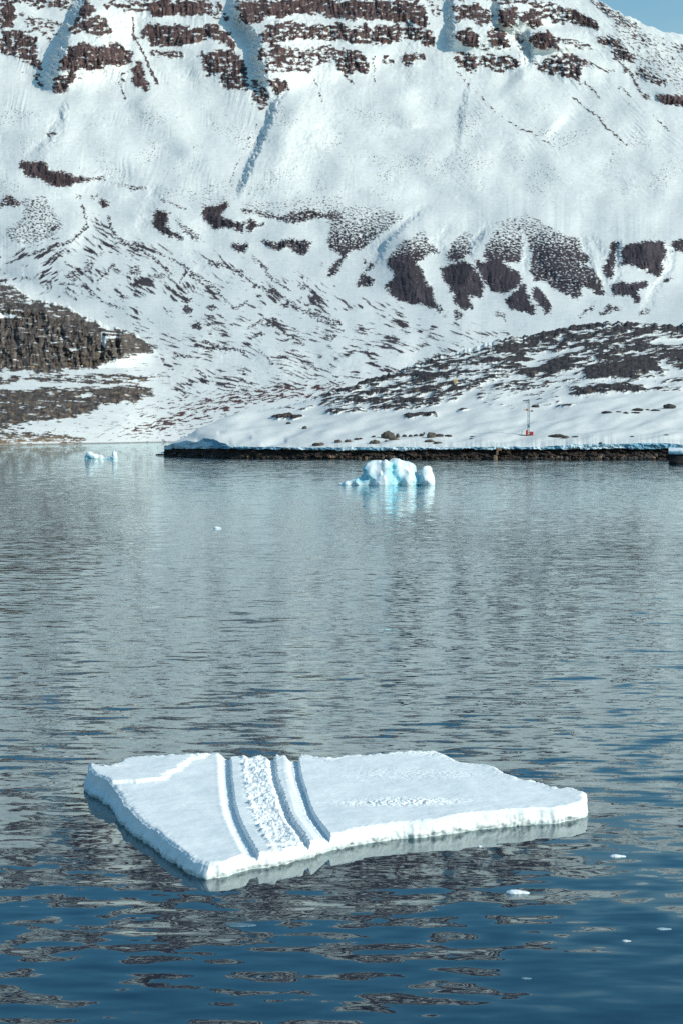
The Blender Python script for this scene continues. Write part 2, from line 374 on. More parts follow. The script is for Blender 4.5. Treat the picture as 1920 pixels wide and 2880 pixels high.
pxs = np.concatenate([np.linspace(-1500, -140, 170, endpoint=False), np.linspace(-140, 2060, 1130), np.linspace(2060, 3500, 180)[1:]]); NC = len(pxs)
SH = knots(pxs, [(-260, 1253), (0, 1251), (490, 1243), (2190, 1243)]) + 5
SH = np.convolve(np.pad(SH, 60, mode='edge'), np.hanning(123)[1:-1] / np.hanning(123).sum(), 'valid')
TP = knots(pxs, [(-1500, 60), (-700, -200), (-260, -300), (200, -250), (600, -290), (1000, -255), (1300, -190), (1500, -105), (1600, -52), (1688, 0), (1719, 27), (1762, 46), (1802, 70), (1860, 89), (1903, 98), (1920, 101), (2190, 225), (2700, 420), (3500, 560)])
TP = TP + 5 * fbm(pxs / 40.0, pxs * 0, 4, 3)
tt = np.concatenate([np.linspace(0, 1, 940)])
NR = len(tt)
PX = np.broadcast_to(pxs, (NR, NC)).copy()
PY = SH[None, :] + tt[:, None] * (TP - SH)[None, :]

den = np.zeros((NR, NC))
wx_ = 4.5 * fbm(PX / 40, PY / 40, 3, 11) + 3.2 * fbm(PX / 11, PY / 9, 3, 13, .6); wy_ = 4 * fbm(PX / 40, PY / 40, 3, 12) + 3.2 * fbm(PX / 10, PY / 9, 3, 14, .6)
for wdw, d, pts in ROCKS:
    pp = Z(wdw, pts)
    m = inpoly(PX + wx_, PY + wy_, pp)
    if wdw == 4 and 0.35 < d < 0.63:
        y0, y1 = min(p[1] for p in pp), max(p[1] for p in pp); d = np.clip(0.22 + 0.75 * (PY - y0) / (y1 - y0), 0, 0.88)
    den = np.where(m, np.maximum(den, d), den)
# rock bands above the frame: stepped basalt terraces
up = sstep(8, -12, PY)
band = 0.5 + 0.5 * np.sin((PY + 14 * fbm(PX / 120, PY / 120, 3, 21)) * 2 * np.pi / 74.0)
gap = sstep(-0.2, 0.9, fbm(PX / 70, PY / 400, 3, 22))
den = np.maximum(den, up * np.clip(0.55 + 0.6 * band - 0.35 * gap, 0.05, 0.95))
core = den.copy()
den = blur2(den, 2, 2)
for wdw, wd, d, pts in LINES:
    D, T = pdist(PX + 0.6 * wx_, PY + 0.6 * wy_, Z(wdw, pts), wd * 2)
    den = np.maximum(den, d * sstep(wd, wd * 0.3, D))
for wdw, bx, by, ra, rb, d in BLOBS:
    (cx, cy), = Z(wdw, [(bx, by)])
    q = np.hypot((PX + wx_ - cx) / (ra * 0.62), (PY + wy_ - cy) / (rb * 0.62))
    den = np.maximum(den, d * sstep(1.15, 0.6, q))
# loose speckle over the open snow slopes
slope_zone = sstep(240, 330, PY) * sstep(640, 500, PY)
patch = sstep(-0.3, 1.2, fbm(PX / 110, PY / 70, 3, 31))
den_s = slope_zone * (0.035 + 0.13 * patch)
# the stony fan: strings of stones turning with the fall line
fan_poly = Z(3, [(-60, 250), (100, 330), (380, 120), (600, 280), (1000, 350), (1180, 400), (1480, 470), (1800, 560), (2100, 640), (2400, 720), (2100, 830), (1750, 920), (1500, 960), (1000, 1000), (760, 1010), (700, 800), (400, 620), (150, 520), (-60, 470)])
fan = blur2(inpoly(PX, PY, fan_poly).astype(float), 10, 12)
fdir = np.clip((PX - 60) / 260.0, 0, 1)
lowr = sstep(820, 960, PY) 
nA = onoise(PX, PY, -30, 30, 7.0, 4, 41, 0.62, 5, 130); nB = onoise(PX, PY, 34, 32, 7.0, 4, 42, 0.62, 9, 150); nC = onoise(PX, PY, 17, 34, 5.5, 4, 43, 0.62, 7, 150)
nF = np.where(fdir < 0.5, nA, nB)
nA, nB, nC = [(p_ + 0.9 * q_) / 1.345 for p_, q_ in ((nA, onoise(PX, PY, -30, 85, 13, 3, 45, 0.5, 8, 160)), (nB, onoise(PX, PY, 34, 85, 13, 3, 46, 0.5, 12, 160)), (nC, onoise(PX, PY, 17, 90, 12, 3, 47, 0.5, 10, 160)))]
nF = nA * (1 - sstep(0.3, 0.6, fdir)) + nB * sstep(0.3, 0.6, fdir) * (1 - lowr) + nC * lowr
big = fbm(PX / 75, PY / 55, 3, 44)
den_f = fan * np.clip(0.23 + 0.20 * big, 0.03, 0.62)
# dwarf shrub heath near the shore
veg_poly = Z(3, [(1060, 985), (1240, 955), (1400, 945), (1580, 935), (1580, 985), (1400, 1015), (1240, 1030), (1080, 1060), (960, 1100), (720, 1180), (560, 1185), (640, 1130), (820, 1060), (900, 1010)])
veg = blur2(inpoly(PX, PY, veg_poly).astype(float), 5, 6)
low_poly = Z(3, [(380, 1100), (700, 1020), (900, 980), (1100, 960), (1100, 1100), (800, 1215), (300, 1190)])
lowz = blur2(inpoly(PX, PY, low_poly).astype(float), 6, 8)

upper0 = sstep(450, 380, PY)
strat = onoise(PX, PY, 1.5, 120, 4.5, 3, 55, 0.6, 3, 90)
den = den - 0.17 * sstep(0.7, 1.7, strat) * upper0
n1 = uni(onoise(PX, PY, 4, 17, 9, 4, 51, 0.64))          # cliffs
n2 = uni(onoise(PX, PY, 16, 9, 3.6, 3, 52, 0.65))         # speckle
n2b = uni(onoise(PX, PY, 30, 14, 4.0, 3, 57, 0.6))        # slanting on the right shoulder
n3 = uni(nF)
n4 = uni(onoise(PX, PY, -8, 26, 5, 3, 53, 0.6, 3))
soft = 0.07
upper = sstep(450, 380, PY)
right = sstep(1560, 1700, PX) * upper
nn = n1 * upper + n2 * (1 - upper); nn = nn * (1 - right) + n2b * right
rock = sstep(-soft, soft, den - (0.05 + 0.95 * nn))
n5 = uni(onoise(PX, PY, 35, 5.5, 3.4, 2, 58, 0.6)); rock = np.maximum(rock, sstep(-0.03, 0.03, den_s - n5))
rock = np.maximum(rock, sstep(-soft, soft, den_f - n3))
vr = np.maximum(veg * np.clip(0.46 + 0.16 * fbm(PX / 40, PY / 12, 2, 54), 0, 0.8), lowz * 0.20)
vrock = sstep(-soft, soft, vr - n4)
rock = np.maximum(rock, vrock)
shore_k = sstep(9, 3, SH[None, :] - PY)                     # bare rim at the waterline
rock = np.maximum(rock, shore_k)

# ---- the dark cliff and rock benches standing at the left shore
c0 = int(np.searchsorted(pxs, 540)); hx, hy = PX[:, :c0], PY[:, :c0]
HTP = knots(pxs[:c0], [(-1500, 1010), (-700, 800), (-260, 760), (-60, 785), (0, 794), (37, 806), (98, 843), (184, 861), (239, 892), (312, 922), (373, 936), (400, 955), (438, 983), (462, 1030), (478, 1075), (470, 1120), (540, 1235)]) + 3 * fbm(pxs[:c0] / 14, pxs[:c0] * 0, 3, 81)
gx_ = 6 * fbm(hx / 24, hy / 24, 4, 82, .6); gy_ = 4 * fbm(hx / 24, hy / 20, 4, 83, .6)
hden = np.full(hx.shape, 0.13); hcore = np.zeros(hx.shape)
clf = Z(3, [(-2600, 560), (0, 560), (150, 590), (300, 610), (400, 650), (470, 700), (480, 760), (540, 720), (610, 712), (720, 790), (620, 815), (560, 830), (440, 870), (230, 895), (0, 885), (-2600, 885)])
topz = Z(3, [(-2600, 420), (0, 478), (60, 498), (160, 558), (300, 588), (390, 638), (480, 690), (620, 708), (480, 730), (300, 620), (0, 580), (-2600, 580)])
b1 = Z(3, [(-2600, 915), (0, 915), (230, 905), (560, 905), (760, 912), (640, 945), (400, 945), (100, 935), (0, 945), (-2600, 960)])
b2 = Z(3, [(-2600, 985), (0, 975), (200, 970), (420, 965), (640, 950), (720, 990), (620, 1030), (470, 1045), (400, 1090), (300, 1110), (190, 1115), (60, 1140), (0, 1135), (-2600, 1150)])
b3 = Z(3, [(-2600, 1140), (0, 1140), (100, 1150), (200, 1165), (350, 1190), (420, 1215), (0, 1232), (-2600, 1235)])
for d, pts, cf in ((.89, clf, 1), (.74, topz, .3), (.66, b1, .3), (.87, b2, .6), (.62, b3, .3)):
    m = inpoly(hx + gx_, hy + gy_, pts)
    hden = np.where(m, np.maximum(hden, d), hden); hcore = np.where(m, np.maximum(hcore, cf), hcore)
hden = blur2(hden, 2, 2)
for pts in ([(465, 715), (490, 740), (485, 780), (470, 770)], [(0, 620), (80, 630), (60, 645), (0, 645)], [(370, 995), (430, 990), (420, 1005), (380, 1012)], [(320, 785), (365, 790), (330, 797)]):
    hden = np.where(inpoly(hx, hy, Z(3, pts)), 0.05, hden)
na = uni((onoise(hx, hy, 4, 26, 4.5, 4, 84, 0.6) + .6 * onoise(hx, hy, 3, 80, 10, 2, 93)) / 1.17)
hrock = sstep(-.08, .08, hden - (0.03 + 0.97 * na))
hreg = sstep(HTP[None] - 1, HTP[None] + 1, hy) * sstep(25, -25, hx + 14 * fbm(hx / 30, hy / 20, 3, 94) - (480 - 220 * np.clip((hy - 1085) / 150, 0, 1)))
rock[:, :c0] = rock[:, :c0] * (1 - hreg) + np.maximum(hrock, shore_k[:, :c0]) * hreg
hcb = blur2(hcore * (hreg > .5), 3, 4)
hrel = hcb * (1.9 * onoise(hx, hy, 84, 52, 20, 3, 85, 0.5, 9) + 0.7 * onoise(hx, hy, 87, 26, 6, 3, 95, 0.6, 5) + 1.1 * onoise(hx, hy, 4, 46, 12, 3, 86, .55, 6) + 0.35 * fbm(hx / 6, hy / 7, 2, 87))
hrel += hrock * hreg * (1 - hcb) * 1.6 * onoise(hx, hy, 6, 34, 7, 3, 96, .6, 4)
hrel -= blur2(hrock * hreg, 1, 1) * (1.2 + 0.6 * fbm(hx / 7, hy / 5, 2, 88)) * (1 - 0.6 * hcb)
for ln, dp_, ww in (([(535, 700), (540, 800)], 9, 6), ([(470, 720), (465, 830)], 6, 7), ([(285, 700), (300, 820)], 4, 7), ([(60, 700), (90, 850)], 4, 9)):
    D, T = pdist(hx, hy, Z(3, ln), 30); hrel += dp_ * np.exp(-(D / ww) ** 2)
cn = fbm(hx / 18, hy / 11, 4, 90, .6); tn = sstep(0.35, 1.7, onoise(hx, hy, 85, 22, 10, 3, 91)); tn2 = sstep(0.4, 1.4, fbm(hx / 18, hy / 9, 3, 92)) * sstep(1000, 1040, hy)
hrc = np.array([0.088, 0.070, 0.062]) * (1 + 0.36 * np.clip(cn, -2, 2))[..., None]
hrc = hrc + (GREY * 1.7 - DARK * 2) * (tn * hcb * 0.8)[..., None] + (TAN * 0.8 - DARK * 2) * (0.75 * tn2)[..., None]
hk = (sstep(1222, 1236, hy) * sstep(330, 120, hx))[..., None]
hrc = hrc * (1 - 0.7 * hk) + TAN * 0.95 * 0.7 * hk

# ---- distance of every point: steep where it is rock, lying back where it is snow
base_k = [(1262, 1000), (1247, 1030), (1150, 1130), (1050, 1250), (983, 1345), (900, 1530), (800, 1840), (700, 2090), (560, 2340), (400, 2570), (230, 2800), (0, 3030), (-300, 3330), (-320, 3350)]
bk = sorted(base_k)
YB = np.interp(PY, [k[0] for k in bk], [k[1] for k in bk])
shY = 56000.0 / (SH - 5 - HOR)
YB = YB + (shY[None, :] - 1040) * np.clip((PY - 900) / 340.0, 0, 1)
hk_ = sorted([(1262, 1000), (1249, 1022), (1200, 1062), (1165, 1100), (1060, 1222), (1035, 1255), (870, 1285), (840, 1320), (760, 1430)])
YH = np.interp(hy, [k[0] for k in hk_], [k[1] for k in hk_]) + (shY[None, :c0] - 1040) * np.clip((hy - 900) / 340.0, 0, 1)
hw_ = sstep(445, 330, hx) * sstep(HTP[None] - 3, HTP[None] + 8, hy)
YB[:, :c0] = YB[:, :c0] * (1 - hw_) + np.minimum(YB[:, :c0], YH) * hw_
Rb = blur2(np.maximum(core, 0), 5, 16)
Yc = np.zeros_like(YB)
dev = np.zeros(NC)
for i in range(1, NR):
    db = YB[i] - YB[i - 1]
    dev = 0.975 * dev + db * (0.36 - 0.85 * Rb[i]) * sstep(1000, 900, PY[i])
    Yc[i] = dev
Yc = YB + blur2(Yc, 7, 26)
relief = np.zeros_like(YB)
# gullies (+) and spurs (-): (window, half width px, metres, points)
CUTS = [
        (1, 30, 8, [(640, 60), (600, 200), (560, 350)]),
        (2, 24, 25, [(700, 10), (710, 130), (850, 190), (850, 330)]),
        (4, 30, 26, [(440, 100), (300, 200), (200, 290), (100, 440)]), (4, 22, 20, [(500, 210), (440, 290), (450, 400)]),
        (4, 26, 24, [(690, 190), (620, 290), (560, 380)]), (4, 20, 22, [(850, 300), (840, 420), (900, 480)]),
        (4, 34, 40, [(1100, 240), (1170, 330), (1200, 440), (1220, 560)]), (4, 22, 30, [(1270, 300), (1270, 430), (1225, 540)]),
        (4, 26, 34, [(1510, 300), (1500, 420), (1430, 520), (1380, 640)]),
        (3, 40, 7, [(730, 20), (680, 150), (640, 260)]), (3, 28, 6, [(860, 330), (930, 400), (920, 450)]),
        (1, 36, 8, [(300, 520), (230, 650), (90, 750)])]
for wdw, hw, dep, pts in CUTS:
    D, T = pdist(PX + 1.2 * wx_, PY, Z(wdw, pts), hw * 1.3)
    ends = sstep(0, 0.15, T) * sstep(1.0, 0.8, T)
    relief += (0.22 if wdw == 4 else 0.8) * dep * ends * np.exp(-(D / (hw * 0.5)) ** 2)
SPURS = [(4, 60, 40, [(330, 250), (310, 400), (330, 580)]), (4, 50, 34, [(560, 300), (560, 420), (570, 590)]), (4, 60, 38, [(740, 230), (740, 420), (830, 600)]),
         (4, 70, 40, [(900, 250), (1000, 400), (1180, 530)]), (4, 50, 40, [(1390, 290), (1390, 430)]), (1, 80, 30, [(640, 420), (760, 560), (900, 760)]),
         (1, 70, 26, [(1400, 400), (1330, 600), (1250, 850)]), (3, 90, 30, [(380, 100), (330, 240), (250, 420)]),
         (2, 90, 26, [(300, 380), (300, 600)]), (2, 90, 28, [(760, 360), (1000, 600)])]
for wdw, hw, dep, pts in SPURS:
    D, T = pdist(PX, PY, Z(wdw, pts), hw * 1.3)
    ends = sstep(0, 0.15, T) * sstep(1.0, 0.85, T)
    relief -= (0.25 if wdw == 4 else 0.5) * dep * ends * np.exp(-(D / (hw * 0.5)) ** 2)
for wdw, dep, ww, pts in ((1, 30, 13, [(1345, 385), (1275, 480), (1225, 620), (1160, 760), (1105, 880), (1080, 950)]), (1, 12, 14, [(330, 420), (285, 560), (230, 650), (90, 760)]),
                      (2, 9, 14, [(610, 330), (560, 520), (520, 760)]), (4, 16, 12, [(1100, 230), (1150, 330), (1175, 470)]),
                      (4, 15, 12, [(420, 110), (300, 215), (200, 320), (170, 420)]), (4, 14, 10, [(690, 215), (610, 310), (580, 400)]), (4, 14, 8, [(1275, 270), (1275, 340), (1275, 430)]),
                      (1, 62, 24, [(405, -60), (372, 60), (322, 150), (285, 270), (252, 345), (243, 450)]), (1, 55, 22, [(1060, -80), (1095, 30), (1115, 90), (1188, 170), (1190, 260), (1215, 350), (1235, 500)]),
                      (2, 34, 14, [(505, -60), (512, 40), (512, 120), (512, 260)]), (2, 26, 12, [(712, -20), (716, 60), (716, 140)]), (2, 26, 12, [(868, 120), (866, 170), (866, 250)])):
    pz = sorted([(y, x) for x, y in Z(wdw, pts)]); lx_ = np.interp(PY + .6 * wy_, [p[0] for p in pz], [p[1] for p in pz])
    sd = PX + .8 * wx_ - lx_; tq = (PY - pz[0][0]) / (pz[-1][0] - pz[0][0])
    relief -= dep * sstep(-ww * 1.6, ww * .5, sd) * sstep(230, 20, sd) * sstep(0, .25, tq) * sstep(1, .7, tq)
relief += 6.5 * fbm(PX / 150, PY / 120, 2, 61) * sstep(1150, 950, PY)
relief += 0.3 * fbm(PX / 22, PY / 16, 3, 62) * sstep(1200, 1000, PY)
fall = sstep(620, 500, PY)                                   # slide tracks and wind crust down the fall line
tl_ = np.clip((PX - 700) / 900, 0, 1)
relief += fall * sstep(-0.4, 1.6, fbm(PX / 90, PY / 110, 3, 70)) * (0.75 * onoise(PX, PY, 104, 120, 9, 4, 67, 0.65, 10, 160) * (1 - tl_) + 0.75 * onoise(PX, PY, 50, 120, 9, 4, 68, 0.65, 10, 160) * tl_)
relief += 0.8 * sstep(0.6, 1.6, fbm(PX / 30, PY / 22, 4, 69, 0.6)) * sstep(1150, 1000, PY)
rs = blur2(rock, 1, 1)
ribs = onoise(PX, PY, 86, 40, 8, 4, 63, 0.6, 5)
ledge = onoise(PX, PY, 2, 60, 6, 2, 64, 0.5, 3)
cliff = blur2(rock * (core > 0.6), 2, 2)
relief += cliff * (2.6 * onoise(PX, PY, 84, 70, 24, 2, 75, .5, 8) + 1.6 * ribs + 0.8 * ledge + 0.6 * fbm(PX / 7, PY / 7, 2, 65))
relief -= rs * (1.1 + 0.6 * fbm(PX / 6, PY / 5, 2, 66)) * sstep(1240, 900, PY)
foot = sstep(1248, 1150, PY)
relief[:, :c0] *= 1 - .85 * hreg
YM = Yc + relief * foot
YM[:, :c0] += hrel * hreg * sstep(1250, 1215, hy)
# keep each line of sight meeting the slope once
a_, b_ = ray(PX, PY)
VX, VY, VZ = a_ * YM, YM, CAMZ + b_ * YM
colr = fbm(PX / 60, PY / 30, 3, 71); colr2 = sstep(0.1, 1.3, onoise(PX, PY, 80, 30, 9, 3, 72))
rc = ROCK[None, None] * (1 + 0.22 * np.clip(colr, -2, 2))[..., None]
rc = rc + (ROCK2 - ROCK) * (colr2 * upper)[..., None]
rc = rc * (1 + upper * 0.22 * np.clip(onoise(PX, PY, 1.5, 150, 7, 3, 74), -2, 2))[..., None]
lowrock = sstep(560, 640, PY)
rc = rc * (1 - lowrock[..., None]) + lowrock[..., None] * (np.array([0.060, 0.046, 0.052]) * (1 + 0.2 * np.clip(colr, -2, 2))[..., None])
vegc = np.clip(vrock * sstep(0.2, 0.6, veg + lowz), 0, 1)[..., None]
rc = rc * (1 - vegc) + SHRUB * vegc
sk = (shore_k * sstep(420, 150, PX))[..., None]
rc = rc * (1 - sk) + np.array([0.20, 0.13, 0.085]) * sk
rc[:, :c0] = rc[:, :c0] * (1 - hreg[..., None]) + hrc * hreg[..., None]
sn = SNOW * (1 - 0.018 * np.clip(fbm(PX / 90, PY / 60, 4, 73), -2, 2))[..., None]
COL = sn * (1 - rock[..., None]) + rc * rock[..., None]
# far side of the crest
ex, ec = [], []
for k in range(1, 9):
    ex.append(np.stack([VX[-1] * (1 + 0.02 * k), VY[-1] + 45 * k, VZ[-1] - 6 * k ** 1.6 * 4], -1)); ec.append(COL[-1])
V = np.concatenate([np.stack([VX, VY, VZ], -1), np.stack(ex)], 0)
COLS = np.concatenate([COL, np.stack(ec)], 0)
mt = mesh_np('mountain', V.reshape(-1, 3), grid_quads(V.shape[0], NC), M_MTN, COLS.reshape(-1, 3))
tag(mt, 'snow covered mountain with stepped bands of dark brown cliffs above the bay', 'mountain', kind='structure')
del V, COLS, n1, n2, n2b, n3, n4, nA, nB, nC, nF, den_f, den_s

# ------------------------------------------------------------------ headland
hpx = np.concatenate([np.linspace(462, 2040, 1060, endpoint=False), np.linspace(2040, 3300, 180)]); KC = len(hpx)
LIP = knots(hpx, [(462, 1262), (473, 1257), (492, 1247), (505, 1247), (530, 1239), (555, 1242), (575, 1234), (600, 1234), (618, 1243), (636, 1249), (650, 1256), (900, 1258), (1100, 1257), (1300, 1258), (1400, 1256), (1500, 1257), (1580, 1253), (1610, 1249), (1862, 1246), (1914, 1250), (2230, 1250)])
LIPN = (0.8 + 1.8 * np.exp(-((hpx - 560) / 70) ** 2)) * fbm(hpx / 24, hpx * 0, 3, 101)
ICB = knots(hpx, [(462, 1264), (480, 1262), (640, 1261), (720, 1263), (900, 1266), (1100, 1267), (1300, 1263), (1500, 1263), (1880, 1262), (2230, 1262)]) + 1.5 * fbm(hpx / 22, hpx * 0, 4, 102, .6)
WAT = knots(hpx, [(462, 1282), (640, 1288), (900, 1290), (1400, 1291), (1900, 1291), (2230, 1291)])
RID = knots(hpx, [(462, 1260), (473, 1250), (505, 1236), (551, 1213), (612, 1186), (655, 1166), (722, 1155), (814, 1137), (888, 1118), (960, 1094), (1046, 1069), (1113, 1048), (1229, 1005), (1303, 984), (1401, 956), (1480, 950), (1609, 919), (1713, 910), (1920, 917), (2230, 930)])
RIDN = np.clip((hpx - 700) / 200, 0, 1) * 3.0 * fbm(hpx / 18, hpx * 0, 4, 103)
LIPR = LIP.copy(); LIP = np.convolve(np.pad(LIP, 60, mode='edge'), np.hanning(123)[1:-1] / np.hanning(123).sum(), 'valid'); LIPN = LIPN - (LIPR - LIP); WATS = np.convolve(np.pad(WAT, 60, mode='edge'), np.hanning(123)[1:-1] / np.hanning(123).sum(), 'valid'); RID = np.convolve(np.pad(RID, 12, mode='edge'), np.ones(25) / 25, 'valid')
RID = np.minimum(RID, LIP - 2)
YW = 56000.0 / (WATS - HOR)
YL = YW + 2.0
YR = np.convolve(np.pad(knots(hpx, [(462, 600), (600, 650), (720, 700), (960, 760), (1229, 860), (1600, 980), (2230, 1050)]), 60, mode='edge'), np.hanning(123)[1:-1] / np.hanning(123).sum(), 'valid')
tt = np.linspace(0, 1, 340); KR = len(tt)
PX = np.broadcast_to(hpx, (KR, KC)).copy(); PY = LIP[None] + tt[:, None] * (RID - LIP)[None]
YB = YL[None] + (YR - YL)[None] * (tt[:, None] ** 1.25)
den = np.zeros((KR, KC))
wx_ = 7 * fbm(PX / 34, PY / 18, 3, 104); wy_ = 3 * fbm(PX / 34, PY / 18, 3, 105)
HROCK = [(4,.74,[(700,745),(850,725),(1060,680),(1230,660),(1568,675),(2100,690),(2100,890),(1568,885),(1480,865),(1400,895),(1300,865),(1150,900),(1000,895),(900,920),(820,930),(720,900),(720,800)]),
 (4,.62,[(-60,970),(140,925),(250,890),(440,822),(720,760),(720,930),(560,1000),(400,1060),(100,1080),(-60,1085)]),
 (4,.38,[(720,880),(1100,890),(1000,1010),(600,1020)]), (4,.30,[(1000,880),(2000,880),(2000,960),(1420,950),(1000,960)]),
 (4,.74,[(1040,970),(1180,955),(1400,950),(1420,980),(1250,992),(1060,1010)]), (4,.6,[(1400,965),(1568,960),(1568,985),(1430,985)]),
 (4,.85,[(290,1083),(440,1083),(450,1100),(300,1108)]), (4,.85,[(520,1058),(580,1058),(570,1080)]), (4,.5,[(640,1035),(760,1025),(740,1045)]),
 (4,.75,[(930,1032),(1080,1045),(1070,1055),(950,1052)]), (4,.25,[(780,990),(1000,1000),(1000,1060),(780,1070)]),
 (4,.93,[(980,850),(1080,830),(1080,870),(1000,900),(920,920),(900,890)]), (4,.93,[(1100,870),(1250,860),(1400,830),(1480,890),(1300,930),(1150,930),(1100,900)]),
 (4,.93,[(340,900),(420,900),(425,955),(340,960)]), (4,.93,[(800,880),(900,870),(900,925),(820,920)]), (4,.9,[(740,760),(840,760),(840,830),(740,810)]),
 (4,.9,[(1480,850),(1568,800),(1700,800),(1700,890),(1560,890)]), (4,.92,[(1180,955),(1300,950),(1400,965),(1380,985),(1230,985)]),
 (4,.15,[(850,815),(960,800),(1100,780),(1100,800),(960,845),(850,840)]), (4,.12,[(1380,760),(1480,740),(1700,730),(1700,760),(1500,775)]), (4,.12,[(820,845),(960,850),(900,875),(810,870)]),
 (3,.9,[(1245,1088),(1400,1098),(1380,1117),(1260,1107)]), (3,.55,[(1440,1010),(1568,985),(1600,985),(1600,1080),(1460,1060)]), (3,.5,[(1260,1060),(1440,1050),(1400,1070),(1270,1070)])]
for wdw, d, pts in HROCK:
    m = inpoly(PX + wx_, PY + wy_, Z(wdw, pts))
    den = np.where(m, d, den)
den = blur2(den, 2, 3)
nh = uni((onoise(PX, PY, -7, 28, 5.0, 4, 106, 0.66, 2, 110) + 0.9 * onoise(PX, PY, -9, 110, 15, 3, 113, .5, 4, 160)) / 1.345)
rock = sstep(-.07, .07, den - (0.04 + 0.96 * nh))
rb = blur2(rock, 2, 3); rb2 = blur2(rock, 5, 7)
dz = rb * (0.40 + 0.22 * onoise(PX, PY, -7, 26, 5, 3, 107)) + rb2 * 0.6 + 0.35 * onoise(PX, PY, -10, 120, 30, 2, 108) * (1 - rb)
dz *= sstep(0, 0.06, tt)[:, None]
dz = dz + (LIPN[None] * sstep(0.10, 0, tt)[:, None] + RIDN[None] * sstep(0.9, 1, tt)[:, None]) * YB / F
rel = (blur2(rock, 1, 1) * (-1.4) + rb2 * (0.7 * onoise(PX, PY, 85, 22, 9, 3, 109, 0.6))) * sstep(0.0, 0.06, tt)[:, None]
# the scooped, drifted end of the headland
for hw, dep, pts in ((10, 2.0, [(560, 1238), (610, 1240), (640, 1246)]), (7, 1.0, [(620, 1222), (700, 1232)]), (8, 1.3, [(745, 1254), (770, 1244), (798, 1236)]), (14, -1.2, [(560, 1228), (640, 1222), (700, 1226)])):
    D, T = pdist(PX, PY, pts, hw * 2.5); dz -= dep * 0.35 * np.exp(-(D / hw) ** 2) * sstep(0, .03, tt)[:, None]
YM = YB + rel
a_, b_ = ray(PX, PY); HX, HY, HZ = a_ * YM, YM, CAMZ + b_ * YM + dz
cn = fbm(PX / 16, PY / 8, 3, 110); tn = sstep(0.9, 2.0, fbm(PX / 26, PY / 12, 3, 111))
rc = np.array([0.052, 0.044, 0.044]) * (1 + 0.28 * np.clip(cn, -2, 2))[..., None] + (TAN - GREY) * (0.6 * tn)[..., None]
sn = SNOW * (1 - 0.012 * np.clip(onoise(PX, PY, -14, 90, 12, 3, 112), -2, 2))[..., None]
COL = sn * (1 - rock[..., None]) + rc * rock[..., None]
ex, ec = [], []
for k in range(1, 8):
    ex.append(np.stack([HX[-1] * (1 + 0.01 * k), HY[-1] + 12 * k, HZ[-1] - 1.0 * k ** 1.9], -1)); ec.append(COL[-1])
V = np.concatenate([np.stack([HX, HY, HZ], -1), np.stack(ex)], 0); COLS = np.concatenate([COL, np.stack(ec)], 0)
hd = mesh_np('headland', V.reshape(-1, 3), grid_quads(V.shape[0], KC), M_LAND, COLS.reshape(-1, 3))
tag(hd, 'low snowy headland with dark rock outcrops reaching into the bay', 'headland', kind='structure')
HPX, HPY = PX, PY
def land(px, py):
    c = int(np.argmin(np.abs(hpx - px))); c = max(0, min(KC - 1, c))
    r = int(np.argmin(np.abs(HPY[:, c] - py)))
    return Vector((HX[r, c], HY[r, c], HZ[r, c]))

# ice foot: the cut blue edge of the snow hanging over the tidal rock
lx, ly, lz = HX[0], HY[0], HZ[0]
n_r = 26
s = np.linspace(0, 1, n_r)[:, None]
zb = CAMZ + ray(hpx, ICB)[1] * YL; zb = np.minimum(zb, lz - .25)
cav = np.exp(-((hpx - 592) / 30.0) ** 2)
prof = np.where(s < 0.6, s / 0.6, 1.0)
ZI = lz[None] + (zb - lz)[None] * prof
YI = ly[None] - 0.5 * np.sin(prof * np.pi * 0.6) + np.where(s > 0.6, (s - 0.6) / 0.4 * 2.2, 0)
ZI = ZI - np.where(s > 0.6, 0.12 * np.sin((s - 0.6) / 0.4 * 3), 0)
qq = np.broadcast_to(hpx, ZI.shape)
YI = YI + (0.38 * fbm(qq / 20, ZI * 1.0, 3, 121) + 0.14 * fbm(qq / 5, ZI * 2.5, 3, 122)) * sstep(0, .12, s) * (s < .98)
XI = ray(hpx, hpx * 0 + 1260)[0][None] * ly[None] + 0 * s
XI = np.broadcast_to(lx[None], ZI.shape) + 0
bi = sstep(-0.5, 0.6, fbm(qq / 60, ZI * 0.25, 3, 123) + 0.9 * sstep(1540, 1620, qq) + 2.2 * cav[None] - 0.2 - 0.8 * sstep(650, 600, qq))
ice_c = np.array([0.62, 0.76, 0.82]); blue_c = np.array([0.20, 0.40, 0.52])
CI = ice_c * (1 - bi[..., None]) + blue_c * bi[..., None]
dirty = sstep(0.3, 1.2, onoise(qq, ZI * 12, 0, 40, 3, 3, 124) + 1.2 * sstep(.3, .6, s) * sstep(720, 780, qq) * sstep(1250, 1100, qq))
CI = CI * (1 - 0.75 * dirty[..., None]) + np.array([0.10, 0.11, 0.115]) * 0.75 * dirty[..., None]
ic = mesh_np('ice_foot', np.stack([XI, YI, ZI], -1).reshape(-1, 3), grid_quads(n_r, KC), M_LAND, CI.reshape(-1, 3))
tag(ic, 'cut blue ice edge of the headland snow above the dark tidal rock', 'ice edge', kind='structure')
